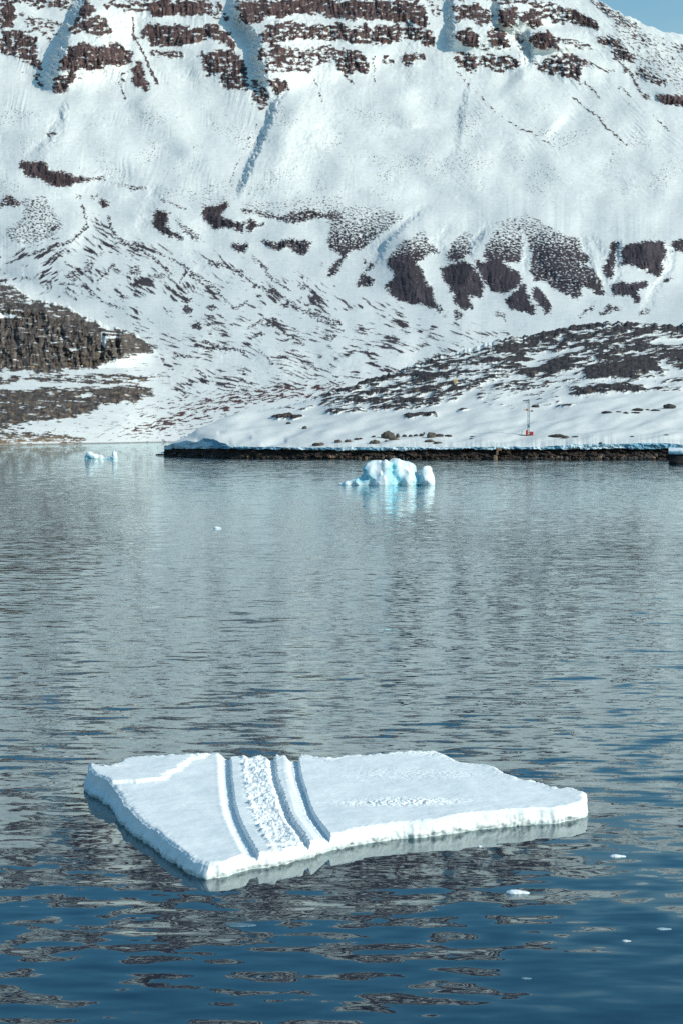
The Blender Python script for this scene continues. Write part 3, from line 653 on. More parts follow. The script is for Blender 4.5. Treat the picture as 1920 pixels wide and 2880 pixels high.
# tidal rock wall under it
n_r = 40; s = np.linspace(0, 1, n_r)[:, None]
ZR = (lz * 0.4 + zb * 0.6 + 0.15)[None] * (1 - s) + (-0.8) * s
YRk = ly[None] + 1.6 * (1 - s) ** 1.5 - 2.9 * s ** 1.4 + 0.2
qq = np.broadcast_to(hpx, ZR.shape)
YRk = YRk + 0.9 * fbm(qq / 34, ZR * 0.6, 5, 131, 0.6) * sstep(0, 0.2, s) + 0.25 * onoise(qq, ZR * 10, 0, 30, 5, 2, 132)
XR = np.broadcast_to(lx[None], ZR.shape)
wet = fbm(qq / 12, ZR * 2, 3, 133)
CR = np.array([0.042, 0.031, 0.026]) * (1 + 0.3 * np.clip(wet, -2, 2))[..., None]
br = (sstep(0.7, 0.9, s) * sstep(0.2, 1.5, fbm(qq / 9, ZR * 3, 3, 134) + 0.4 * sstep(1560, 1650, qq)))[..., None]
CR = CR * (1 - br) + np.array([0.10, 0.066, 0.045]) * br
rw = mesh_np('shore_rock', np.stack([XR, YRk, ZR], -1).reshape(-1, 3), grid_quads(n_r, KC), M_LAND, CR.reshape(-1, 3))
tag(rw, 'black tidal rock ledge along the foot of the headland', 'shore rock', kind='structure')

#@@LEDGE
# nearer ice capped ledge at the right edge
lp = np.linspace(0, 1, 120)
lpx = 1881 + lp * 700
def ledge(name, mat, rows, label, cat):
    P = []; Cc = []
    for (py, dy, c) in rows:
        wig = fbm(lpx / 9, lpx * 0 + py, 3, 140 + (py % 7))
        Yq = 489.0 + dy + 0.25 * wig
        x, y, z = unproj_y(lpx, np.full_like(lpx, py) + 0.5 * wig, Yq)
        endr = np.clip(lp / 0.03, 0, 1)
        P.append(np.stack([x, y + 1.2 * (1 - endr), z], -1)); Cc.append(np.broadcast_to(np.array(c), (len(lpx), 3)) * (1 + 0.15 * np.clip(wig, -2, 2))[:, None])
    o = mesh_np(name, np.stack(P).reshape(-1, 3), grid_quads(len(rows), len(lpx)), mat, np.clip(np.stack(Cc), 0, .95).reshape(-1, 3))
    return tag(o, label, cat, kind='structure')
W_ = (.76, .82, .85); B_ = (.35, .55, .65); K_ = (.018, .016, .018); K2 = (.03, .025, .024)
ledge('ledge_snow', M_LAND, [(1259, 9, W_), (1260, 6, W_), (1261.5, 3, W_), (1264, 1, W_), (1266, .3, W_), (1270, 0, B_), (1275, -.1, B_), (1278, .2, B_), (1279, 1.5, B_)], 'white snow cap with blue cut edge on the near ledge at right', 'snow cap')
ledge('ledge_rock', M_LAND, [(1277, 1.4, K_), (1281, .6, K_), (1286, .3, K2), (1292, 0.1, K_), (1298, -.3, K2), (1303, -.5, K_), (1312, -.3, K_)], 'black rock ledge nearest the camera at the right shore', 'rock ledge')
# low ice capped rocks off the tip
#@@WATER
# ------------------------------------------------------------------ water
def mat_water():
    m, n, l, p = newmat('sea_water'); n.remove(p)
    out = n['Material Output']
    g = n.new('ShaderNodeNewGeometry')
    def nz(sx, sy, det, seed, rough=0.5):
        mp = n.new('ShaderNodeMapping'); mp.inputs['Scale'].default_value = (sx, sy, 1); mp.inputs['Location'].default_value = (seed, seed * 1.7, seed * .3)
        mp.inputs['Rotation'].default_value = (0, 0, 0.08 * math.sin(seed))
        l.new(g.outputs['Position'], mp.inputs['Vector'])
        t = n.new('ShaderNodeTexNoise'); t.inputs['Scale'].default_value = 1.0; t.inputs['Detail'].default_value = det; t.inputs['Roughness'].default_value = rough
        l.new(mp.outputs[0], t.inputs['Vector']); return t.outputs['Fac']
    def mth(op, a, b=None, c=None):
        q = n.new('ShaderNodeMath'); q.operation = op
        for i, v in enumerate((a, b, c)):
            if v is None: continue
            if isinstance(v, (int, float)): q.inputs[i].default_value = v
            else: l.new(v, q.inputs[i])
        return q.outputs[0]
    def cen(f): return mth('SUBTRACT', f, 0.5)
    wind = n.new('ShaderNodeMapRange'); l.new(nz(1 / 70, 1 / 22, 3, 4.2), wind.inputs[0])
    wind.inputs[1].default_value = .35; wind.inputs[2].default_value = .65; wind.inputs[3].default_value = .45; wind.inputs[4].default_value = 1.35
    sp = n.new('ShaderNodeSeparateXYZ'); l.new(g.outputs['Position'], sp.inputs[0])
    far = n.new('ShaderNodeMapRange'); l.new(sp.outputs[1], far.inputs[0])
    for i, v in ((1, 38), (2, 75), (3, 0.45), (4, 1.0)): far.inputs[i].default_value = v
    far2 = n.new('ShaderNodeMapRange'); l.new(sp.outputs[1], far2.inputs[0])
    for i, v in ((1, 90), (2, 380), (3, 1.0), (4, 2.6)): far2.inputs[i].default_value = v
    # long low swell, waves, ripples
    sy = mth('MULTIPLY', cen(nz(1 / 3.3, 1 / 1.15, 1.5, 1.1)), 0.17)
    sy = mth('ADD', sy, mth('MULTIPLY', cen(nz(1 / 1.25, 1 / .55, 1.5, 2.3)), 0.25))
    sy = mth('ADD', sy, mth('MULTIPLY', cen(nz(1 / 5.0, 1 / 2.2, 1.5, 5.3)), mth('MULTIPLY', mth('SUBTRACT', far2.outputs[0], 1.0), 0.10)))
    rip = mth('MULTIPLY', mth('MULTIPLY', cen(nz(1 / .55, 1 / .2, 2.0, 3.7, .5)), 0.08), mth('MULTIPLY', mth('MULTIPLY', wind.outputs[0], far2.outputs[0]), far.outputs[0]))
    sy = mth('ADD', sy, rip)
    sx = mth('MULTIPLY', cen(nz(1 / 1.6, 1 / 1.0, 2.0, 7.9)), 0.10)
    sx = mth('ADD', sx, mth('MULTIPLY', cen(nz(1 / .5, 1 / .4, 2.0, 8.9)), 0.05))
    # far out, the backs of the waves hide behind their crests
    bk_ = n.new('ShaderNodeMapRange'); l.new(sp.outputs[1], bk_.inputs[0])
    for i, v in ((1, 42), (2, 130), (3, 1.0), (4, 0.25)): bk_.inputs[i].default_value = v
    sy = mth('ADD', mth('MINIMUM', sy, 0.0), mth('MULTIPLY', mth('MAXIMUM', sy, 0.0), bk_.outputs[0]))
    sx = mth('MULTIPLY', sx, far2.outputs[0])
    calm = n.new('ShaderNodeMapRange'); l.new(sp.outputs[1], calm.inputs[0])
    for i, v in ((1, 32), (2, 62), (3, 0.52), (4, 1.0)): calm.inputs[i].default_value = v
    sy = mth('MULTIPLY', sy, calm.outputs[0])
    # sheltered water in the lee of the floe
    dd = mth('SQRT', mth('ADD', mth('POWER', mth('DIVIDE', mth('SUBTRACT', sp.outputs[0], 0.4), 1.15), 2.0), mth('POWER', mth('SUBTRACT', sp.outputs[1], 49.0), 2.0)))
    lee = n.new('ShaderNodeMapRange'); l.new(dd, lee.inputs[0]); lee.interpolation_type = 'SMOOTHSTEP'
    for i, v in ((1, 5.0), (2, 9.5), (3, 0.22), (4, 1.0)): lee.inputs[i].default_value = v
    sx = mth('MULTIPLY', sx, lee.outputs[0]); sy = mth('MULTIPLY', sy, lee.outputs[0])
    cx = n.new('ShaderNodeCombineXYZ'); l.new(sx, cx.inputs[0]); l.new(sy, cx.inputs[1]); cx.inputs[2].default_value = 1
    nm = n.new('ShaderNodeVectorMath'); nm.operation = 'NORMALIZE'; l.new(cx.outputs[0], nm.inputs[0])
    dt = n.new('ShaderNodeVectorMath'); dt.operation = 'DOT_PRODUCT'; l.new(nm.outputs[0], dt.inputs[0]); l.new(g.outputs['Incoming'], dt.inputs[1])
    omc = mth('SUBTRACT', 1.0, mth('MAXIMUM', dt.outputs['Value'], 0.0))
    frf = mth('ADD', 0.03, mth('MULTIPLY', 0.97, mth('POWER', omc, 4.7)))
    gl = n.new('ShaderNodeBsdfGlossy'); gl.inputs['Roughness'].default_value = 0.02; gl.inputs['Color'].default_value = (.90, 1, 1, 1)
    l.new(nm.outputs[0], gl.inputs['Normal'])
    df = n.new('ShaderNodeBsdfDiffuse'); df.inputs['Color'].default_value = (0.0015, 0.026, 0.058, 1)
    tr = n.new('ShaderNodeBsdfTransparent'); tr.inputs['Color'].default_value = (.20, .55, .58, 1)
    bd_ = n.new('ShaderNodeMixShader'); bd_.inputs[0].default_value = 0.38; l.new(df.outputs[0], bd_.inputs[1]); l.new(tr.outputs[0], bd_.inputs[2])
    mx = n.new('ShaderNodeMixShader'); l.new(frf, mx.inputs[0]); l.new(bd_.outputs[0], mx.inputs[1]); l.new(gl.outputs[0], mx.inputs[2])
    l.new(mx.outputs[0], out.inputs['Surface'])
    return m
M_WATER = mat_water()
wv = [(-2500, -300, 0), (2500, -300, 0), (2500, 1300, 0), (-2500, 1300, 0)]
wo = mesh_np('water', wv, [[0, 1, 2, 3]], M_WATER, smooth=False)
tag(wo, 'calm rippled blue grey sea of the bay', 'water', kind='structure')
bo = mesh_np('seabed', [(-6000, -300, -9), (6000, -300, -9), (6000, 6000, -9), (-6000, 6000, -9)], [[0, 1, 2, 3]], mat_plain('sea_bed', (.01, .03, .04)), smooth=False)
tag(bo, 'dark sea bed under the bay', 'sea bed', kind='structure')

#@@FLOE
# ------------------------------------------------------------------ ice floe with tracks
ZT = 0.56
K0, KX, KY = 0.36 - .004 * 2.9 - .018 * 44, -.004, .018       # the floe lies slightly tilted
def top_z(x, y): return K0 + KX * x + KY * y
def unproj_top(px, py):
    a, b = ray(px, py); Y = (CAMZ - K0) / (KX * a + KY - b); return a * Y, Y, CAMZ + b * Y
def z5(x, y): return (200 + x * .5102, 2050 + y * .5102)
def z6(x, y): return (900 + x * .5102, 2050 + y * .5102)
edge = [z5(95, 203), z5(150, 215), z5(210, 217), z5(250, 195), z5(290, 172), z5(330, 157), z5(450, 158), z5(590, 152), z5(650, 160), z5(700, 152), z5(760, 142), z5(810, 136), z5(880, 147), z5(950, 150), z5(1010, 148), z5(1070, 155), z5(1130, 142), z5(1180, 150), z5(1200, 160), z5(1255, 160), z5(1264, 142), z5(1330, 152), z5(1400, 164), z5(1480, 158),
        z6(180, 138), z6(300, 140), z6(440, 121), z6(540, 122), z6(640, 121), z6(700, 145), z6(760, 168), z6(850, 186), z6(930, 192), z6(990, 222), z6(1040, 248), z6(1130, 272), z6(1220, 292), z6(1270, 310), z6(1320, 327), z6(1410, 328), z6(1468, 345),
        z6(1460, 380), z6(1420, 410), z6(1300, 428), z6(1200, 434), z6(1050, 447), z6(900, 460), z6(750, 483), z6(600, 500), z6(480, 512), z6(350, 528), z6(220, 550), z6(70, 578), z5(1330, 622), z5(1200, 650), z5(1100, 672), z5(1000, 690), z5(900, 712), z5(820, 738), z5(755, 742),
        z5(690, 715), z5(600, 660), z5(530, 605), z5(480, 565), z5(400, 505), z5(330, 450), z5(280, 385), z5(245, 320), z5(200, 295), z5(150, 270), z5(110, 235)]
E = np.array([unproj_top(x, y)[:2] for x, y in edge])
En = np.concatenate([E, E[:1]]); L = np.concatenate([[0], np.cumsum(np.hypot(*np.diff(En, axis=0).T))])
NN = 1800
q = np.linspace(0, L[-1], NN, endpoint=False)
ox = np.interp(q, L, En[:, 0]); oy = np.interp(q, L, En[:, 1])
ctr = np.array([ox.mean(), oy.mean()])
tx = np.roll(ox, -3) - np.roll(ox, 3); ty = np.roll(oy, -3) - np.roll(oy, 3)
def smoothc(a, r):
    k = np.ones(2 * r + 1) / (2 * r + 1); return np.convolve(np.concatenate([a[-r:], a, a[:r]]), k, 'valid')
tx, ty = smoothc(tx, 12), smoothc(ty, 12); tl = np.hypot(tx, ty) + 1e-9
nx_, ny_ = -ty / tl, tx / tl                     # outline runs clockwise seen from above
if ((ox - ctr[0]) * nx_ + (oy - ctr[1]) * ny_).mean() < 0: nx_, ny_ = -nx_, -ny_
jag = 0.045 * fbm(ox * 1.3, oy * 1.3, 4, 151, 0.45) 
ox = ox + nx_ * jag; oy = oy + ny_ * jag
RG = 330
rr = np.linspace(0, 1, RG) ** 0.8
X = ctr[0] + rr[:, None] * (ox - ctr[0])[None]; Y = ctr[1] + rr[:, None] * (oy - ctr[1])[None]
def wl5(pts): return [unproj_top(*z5(x, y))[:2] for x, y in pts]
H = top_z(X, Y)
H += 0.022 * fbm(X / 2.2, Y / 2.2, 3, 152) + 0.003 * fbm(X / .35, Y / .35, 3, 153)
sas = onoise(X, Y, 8, .30, .10, 3, 154, .55)
H += 0.010 * sstep(0.7, 2.2, sas) * sstep(-0.6, 0.9, fbm(X / 1.3, Y / 1.0, 2, 155))
# signed offset from a track line: positive = to the right of it (sunward)
def signed(pts, lim=1.2):
    D = np.full(X.shape, 1e9); S = np.zeros(X.shape)
    for i in range(len(pts) - 1):
        ax, ay = pts[i]; bx, by = pts[i + 1]; vx, vy = bx - ax, by - ay
        last = i == len(pts) - 2
        t = ((X - ax) * vx + (Y - ay) * vy) / (vx * vx + vy * vy)
        t = np.clip(t, -0.3 if i == 0 else 0, 1.0 if last else 1)
        dx = X - ax - t * vx; dy = Y - ay - t * vy; d = np.hypot(dx, dy)
        sd = np.sign(dx * (-vy) + dy * vx)
        b = d < D; D = np.where(b, d, D); S = np.where(b, sd, S)
    return D * S
def spl(pts, n=24):
    P = np.array(pts, float); t = np.linspace(0, len(P) - 1, n); out = []
    for u in t:
        i = min(int(u), len(P) - 2); f = u - i
        p0 = P[max(i - 1, 0)]; p1 = P[i]; p2 = P[i + 1]; p3 = P[min(i + 2, len(P) - 1)]
        out.append(tuple(.5 * (2 * p1 + (p2 - p0) * f + (2 * p0 - 5 * p1 + 4 * p2 - p3) * f * f + (3 * p1 - p0 - 3 * p2 + p3) * f ** 3)))
    return out
rag = 0.012 * fbm(X / .18, Y / .18, 3, 156)
def groove(pts, wl, wr, depth, ragk=1.0, endfade=None):
    global H
    sg = signed(spl(wl5(pts)))
    # orientation: make right of the picture positive
    sgn = np.sign(np.sum(np.where(np.abs(sg) < 1.5, sg * (X - np.interp(Y, sorted(p[1] for p in wl5(pts)), [p[0] for p in sorted(wl5(pts), key=lambda k: k[1])])), 0)))
    sg = sg * (sgn if sgn else 1) + rag * ragk
    left = sstep(-wl * 1.9, -wl * 0.4, sg); right = sstep(wr, wr * 0.55, sg)
    H = H - depth * np.minimum(left, right)
    return sg
s1 = groove([(862, 120), (870, 230), (876, 300), (893, 420), (930, 530), (1005, 665), (1020, 690)], 0.19, 0.09, 0.115)
H += 0.02 * np.exp(-((s1 + 0.27) / 0.06) ** 2) + 0.035 * np.exp(-((s1 - 0.46) / 0.07) ** 2) * (1 + 0.6 * fbm(X / .3, Y / .3, 2, 157))
s2 = groove([(1108, 120), (1118, 230), (1135, 300), (1165, 380), (1200, 470), (1290, 612), (1298, 625)], 0.11, 0.09, 0.125, 2.2)
H += 0.045 * np.exp(-((s2 - 0.40) / 0.09) ** 2)
s3 = groove([(1236, 120), (1244, 220), (1272, 330), (1322, 465), (1412, 590), (1420, 600)], 0.20, 0.11, 0.145, 0.8)
H += 0.03 * np.exp(-((s3 + 0.08) / 0.05) ** 2)
# churned tread between the grooves
tread = sstep(0.28, 0.5, s1) * sstep(-0.12, -0.3, s2)
H += tread * (0.017 * fbm(X / .12, Y / .22, 3, 158, .6) - 0.02 + 0.03 * fbm(X / .5, Y / .4, 2, 159))
# raised plate edge at upper left
D5, S5 = None, signed(spl(wl5([(60, 320), (240, 305), (350, 300), (450, 292), (540, 250), (620, 200), (720, 150), (760, 120)])))
S5 = S5 * np.sign(S5[np.unravel_index(np.argmin((X - wl5([(300, 220)])[0][0]) ** 2 + (Y - wl5([(300, 220)])[0][1]) ** 2), X.shape)])
S5 = S5 + 0.10 * fbm(X / .5, Y / .5, 3, 160)
H += 0.085 * sstep(-0.16, 0.06, S5) * sstep(5, 1.5, S5) * (S5 > -1)
# trodden / crusted patches on the right part
for (cx_, cy_, ra, rb, amp) in ((1150, 400, 1.3, .5, .03), (1140, 405, .5, .3, .03), (240, 410, .8, .4, .018), (560, 250, 2.2, .8, .014), (600, 130, 1.2, .5, .03)):
    pxq, pyq = z6(cx_ - 600 if cx_ > 1000 else cx_, cy_); xx, yy, _ = unproj_top(pxq, pyq)
    wgt = np.exp(-((X - xx) / ra) ** 2 - ((Y - yy) / rb) ** 2)
    H += 0.6 * amp * wgt * np.clip(fbm(X / .13, Y / .10, 3, 161, .6), -1.5, 2.5)
# edge: slightly raised crumbly rim on the sun side, rounded at the lip
dl = (1 - rr)[:, None] * np.hypot(ox - ctr[0], oy - ctr[1])[None]
H += 0.011 * np.exp(-(dl / 0.22) ** 2) * fbm(X / .22, Y / .22, 3, 162, .6)
H -= 0.05 * np.exp(-(dl / 0.07) ** 2)
backside = np.clip(ny_, 0, 1)[None]
H += backside * 0.03 * np.exp(-(dl / .35) ** 2) * fbm(X / .35, Y / .35, 3, 163)
# walls
NW = 60
s = np.linspace(0, 1, NW + 1)[1:]
h0 = H[-1]
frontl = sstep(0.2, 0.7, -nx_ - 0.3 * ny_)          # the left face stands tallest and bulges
sx_, sy_, sz_ = [], [], []
uq = q
for k in s:
    z = h0 * (1 - k) + (-1.1) * k
    bulge = 0.035 * math.sin(min(1, k * 1.5) * math.pi * .5) + 0.03 * math.sin(k * math.pi)
    nb = 0.036 * fbm(uq / .42, z * 2.2 + uq * 0, 4, 171, .5) + 0.016 * fbm(uq / .11, z * 7, 2, 172)
    under = -0.05 * sstep(0.12, -0.02, z) + 0.75 * sstep(-0.06, -0.75, z) + 0.10 * sstep(0.35, 0.05, z) * frontl
    off = bulge + nb * min(1, k * 5) + under
    sx_.append(ox + nx_ * off); sy_.append(oy + ny_ * off); sz_.append(z + 0.02 * fbm(uq / .2, z * 4, 2, 173) * min(1, k * 6))
XX = np.concatenate([X, np.stack(sx_)]); YY = np.concatenate([Y, np.stack(sy_)]); ZZ = np.concatenate([H, np.stack(sz_)])
wall = np.concatenate([np.zeros(RG), s])[:, None] + 0 * XX
cn = fbm(XX / .9, YY / .9, 3, 174)
wn_ = fbm(np.broadcast_to(uq, XX.shape) / .5, ZZ * 3, 4, 175, .6)
base = np.array([0.855, 0.885, 0.88]); bright = np.array([0.88, 0.89, 0.875]); ice = np.array([0.60, 0.77, 0.84])  # ice: the darker blue tone that paints shade on the left wall
COL = base * (1 - 0.012 * np.clip(cn, -2, 2))[..., None]
wk = sstep(0, 0.08, wall)[..., None]
wc = bright * (1 - 0.05 * np.clip(wn_, -1, 2))[..., None]
lf_shade = (np.broadcast_to(frontl, XX.shape) * sstep(.05, .3, wall))[..., None]
wc = wc * (1 - .6 * lf_shade) + ice * .6 * lf_shade  # left face turned from the sun: its blue shade is put into the albedo
wetk = (sstep(0.14, 0.0, ZZ + 0.05 * wn_) * sstep(0, .1, wall))[..., None]
wc = wc * (1 - .55 * wetk) + np.array([0.50, 0.60, 0.58]) * .55 * wetk
COL = COL * (1 - wk) + wc * wk
trk = np.zeros(XX.shape); trk[:RG] = np.clip(tread, 0, 1) * .5
COL = COL * (1 - .3 * trk[..., None]) + bright * .3 * trk[..., None]
floe = mesh_np('ice_floe', np.stack([XX, YY, ZZ], -1).reshape(-1, 3), grid_quads(XX.shape[0], NN, True), M_FLOE, np.clip(COL, 0, .93).reshape(-1, 3), loc=(ctr[0], ctr[1], 0))
tag(floe, 'large flat snow covered ice floe with curving vehicle tracks, floating in the foreground', 'ice floe')

#@@BERGS
# ------------------------------------------------------------------ icebergs from solid fields
def surface_nets(S, org, h):
    nx, ny, nz = S.shape
    ins = S < 0
    c = np.zeros((nx - 1, ny - 1, nz - 1), int)
    for a in (0, 1):
        for b in (0, 1):
            for d in (0, 1):
                c += ins[a:nx - 1 + a, b:ny - 1 + b, d:nz - 1 + d]
    act = (c > 0) & (c < 8)
    idx = -np.ones(act.shape, np.int64); ii = np.argwhere(act); idx[act] = np.arange(len(ii))
    acc = np.zeros((len(ii), 3)); cnt = np.zeros(len(ii))
    corners = [(a, b, d) for a in (0, 1) for b in (0, 1) for d in (0, 1)]
    for i, p in enumerate(corners):
        for qn in corners[i + 1:]:
            if sum(abs(np.array(p) - np.array(qn))) != 1: continue
            v0 = S[ii[:, 0] + p[0], ii[:, 1] + p[1], ii[:, 2] + p[2]]; v1 = S[ii[:, 0] + qn[0], ii[:, 1] + qn[1], ii[:, 2] + qn[2]]
            cr = (v0 < 0) != (v1 < 0)
            t = np.where(cr, v0 / np.where(cr, v0 - v1, 1), 0)[:, None]
            pt = np.array(p) + t * (np.array(qn) - np.array(p))
            acc += np.where(cr[:, None], pt, 0); cnt += cr
    V = (ii + acc / cnt[:, None]) * h + np.array(org)
    Q = []
    for ax in range(3):
        o1, o2 = (ax + 1) % 3, (ax + 2) % 3
        s0 = [slice(1, -1)] * 3; s1 = [slice(1, -1)] * 3
        s0[ax] = slice(0, -1); s1[ax] = slice(1, None)
        A = ins[tuple(s0)]; B = ins[tuple(s1)]
        for flip, m in ((False, A & ~B), (True, ~A & B)):
            e = np.argwhere(m)
            if len(e) == 0: continue
            e = e + 1; e[:, ax] -= 1
            def at(d1, d2):
                k = e.copy(); k[:, o1] -= d1; k[:, o2] -= d2
                return idx[k[:, 0], k[:, 1], k[:, 2]]
            f = np.stack([at(0, 0), at(1, 0), at(1, 1), at(0, 1)], -1)
            Q.append(f[:, ::-1] if flip else f)
    Q = np.concatenate(Q); Q = Q[(Q >= 0).all(1)]
    return V, Q

def ell(P, c, r):
    d = (P - np.array(c)) / np.array(r); k = np.linalg.norm(d, axis=-1); return (k - 1) * min(r)
def smin(a, b, k):
    h = np.clip(.5 + .5 * (b - a) / k, 0, 1); return b + (a - b) * h - k * h * (1 - h)

def berg(name, blobs, cuts, box, h, loc, namp, label, seed, k=.5, blue=(.30, .66, .76), bluek=.8, facet=0.0, fsc=2.0):
    xs, ys, zs = [np.arange(a, b, h) for a, b in box]
    P = np.stack(np.meshgrid(xs, ys, zs, indexing='ij'), -1)
    S = None
    for c, r in blobs:
        e = ell(P, c, r); S = e if S is None else smin(S, e, k)
    S = S + 0.25 * namp * fbm3(P / (h * 9), 3, seed, .5) + 2.0 * namp * fbm3(P / (h * 26), 2, seed + 7)
    if facet: S = S + facet * np.abs(fbm3(P / fsc + 3.1, 1, seed + 5)) 
    cutd = np.full(S.shape, 9.0)
    for c, r in cuts:
        e = ell(P, c, r) + .06 * fbm3(P / .8, 2, seed + 9); cutd = np.minimum(cutd, e); S = np.maximum(S, -e)
    S = np.maximum(S, -0.9 - P[..., 2])
    V, Q = surface_nets(S, (xs[0], ys[0], zs[0]), h)
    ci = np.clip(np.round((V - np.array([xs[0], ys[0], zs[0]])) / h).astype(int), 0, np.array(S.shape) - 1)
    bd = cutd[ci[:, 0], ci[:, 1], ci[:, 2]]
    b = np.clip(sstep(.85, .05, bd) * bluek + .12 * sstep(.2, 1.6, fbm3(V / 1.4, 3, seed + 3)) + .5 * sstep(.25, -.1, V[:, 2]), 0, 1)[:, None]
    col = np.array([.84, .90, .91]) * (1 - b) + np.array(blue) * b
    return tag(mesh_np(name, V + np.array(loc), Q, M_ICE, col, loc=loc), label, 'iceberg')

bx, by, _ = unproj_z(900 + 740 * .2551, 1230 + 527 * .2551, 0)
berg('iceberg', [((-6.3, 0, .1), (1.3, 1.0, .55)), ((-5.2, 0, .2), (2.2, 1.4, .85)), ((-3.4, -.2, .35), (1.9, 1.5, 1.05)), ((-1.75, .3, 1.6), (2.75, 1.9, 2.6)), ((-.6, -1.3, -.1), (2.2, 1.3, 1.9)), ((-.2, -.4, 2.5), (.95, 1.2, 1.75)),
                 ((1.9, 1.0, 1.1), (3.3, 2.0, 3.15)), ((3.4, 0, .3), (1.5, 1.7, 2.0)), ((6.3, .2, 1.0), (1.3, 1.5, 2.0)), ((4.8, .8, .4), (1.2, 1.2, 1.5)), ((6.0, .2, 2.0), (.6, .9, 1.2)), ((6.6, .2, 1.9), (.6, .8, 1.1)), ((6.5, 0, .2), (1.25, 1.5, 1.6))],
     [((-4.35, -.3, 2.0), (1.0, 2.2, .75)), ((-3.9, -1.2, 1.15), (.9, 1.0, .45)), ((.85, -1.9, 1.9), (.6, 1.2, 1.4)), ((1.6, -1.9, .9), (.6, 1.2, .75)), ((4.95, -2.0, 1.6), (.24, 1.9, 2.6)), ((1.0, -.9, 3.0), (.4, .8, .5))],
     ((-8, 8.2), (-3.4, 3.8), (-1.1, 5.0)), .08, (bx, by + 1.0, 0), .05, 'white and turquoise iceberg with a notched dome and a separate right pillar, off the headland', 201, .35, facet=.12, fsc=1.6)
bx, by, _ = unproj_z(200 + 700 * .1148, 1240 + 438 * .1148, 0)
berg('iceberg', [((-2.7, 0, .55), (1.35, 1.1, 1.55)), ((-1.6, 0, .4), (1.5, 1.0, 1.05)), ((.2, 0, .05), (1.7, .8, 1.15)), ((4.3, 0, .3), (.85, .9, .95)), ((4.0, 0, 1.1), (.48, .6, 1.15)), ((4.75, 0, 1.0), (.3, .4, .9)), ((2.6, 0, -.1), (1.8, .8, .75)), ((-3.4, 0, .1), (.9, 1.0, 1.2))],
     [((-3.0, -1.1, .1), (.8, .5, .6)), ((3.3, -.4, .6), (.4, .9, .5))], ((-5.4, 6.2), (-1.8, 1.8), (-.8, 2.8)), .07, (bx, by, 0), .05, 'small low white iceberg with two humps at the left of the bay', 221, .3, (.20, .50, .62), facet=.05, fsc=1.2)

# drifting bits of ice
def bit(px, py, wpx, hpx_, seed, label, group=None, mat=None, col=(.80, .87, .90), flat=1.0):
    x, y, _ = unproj_z(px, py, 0); sc = F / y
    wd, ht = wpx / sc, hpx_ / sc
    h = max(wd / 34, .006)
    r = (wd / 2, wd * .32 * flat, ht)
    P = np.stack(np.meshgrid(np.arange(-wd * .62, wd * .62, h), np.arange(-wd * .45, wd * .45, h), np.arange(-ht * .6 - 2 * h, ht * 1.5 + 2 * h, h), indexing='ij'), -1)
    S = smin(ell(P, (-wd * .12, 0, 0), (wd * .36, wd * .26 * flat, ht)), ell(P, (wd * .2, 0, -ht * .1), (wd * .28, wd * .2 * flat, ht * .75)), .1 * ht)
    S = S + .05 * ht * fbm3(P / (.6 * ht + .02), 3, seed)
    S = np.maximum(S, -ht * .5 - P[..., 2])
    V, Q = surface_nets(S, (-wd * .62, -wd * .45, -ht * .6 - 2 * h), h)
    b = sstep(.3, -.1, V[:, 2:3] / ht); c = np.array(col) * (1 - .4 * b) + np.array((.4, .65, .75)) * .4 * b
    o = mesh_np('ice_chunk', V + np.array((x, y, 0)), Q, mat or M_ICE, c, loc=(x, y, 0))
    return tag(o, label, 'ice chunk', group)
bit(1736, 2409, 50, 6, 301, 'small white lump of ice in open water right of the floe')
bit(1455, 2512, 70, 10, 302, 'low white lump of ice floating in front of the floe, lower right', flat=.8)
bit(612, 1486, 24, 5, 303, 'thin white sliver of ice far out between the floe and the shore')
bit(676, 2602, 96, 5, 304, 'grey waterlogged slab of ice barely breaking the water below the floe', col=(.10, .17, .22), flat=.8)
bit(1866, 2613, 46, 3, 305, 'thin pale sliver of ice at the right edge in front of the floe', col=(.35, .5, .58))
bit(1760, 2647, 28, 4, 306, 'tiny white crumb of ice in dark blue water at lower right', col=(.6, .7, .75))
bit(1478, 2752, 32, 3, 307, 'small dull crumb of ice just awash near the bottom right', col=(.14, .24, .30))
bit(1348, 2382, 16, 5, 308, 'tiny crumb of ice close under the front face of the floe', col=(.7, .75, .75))

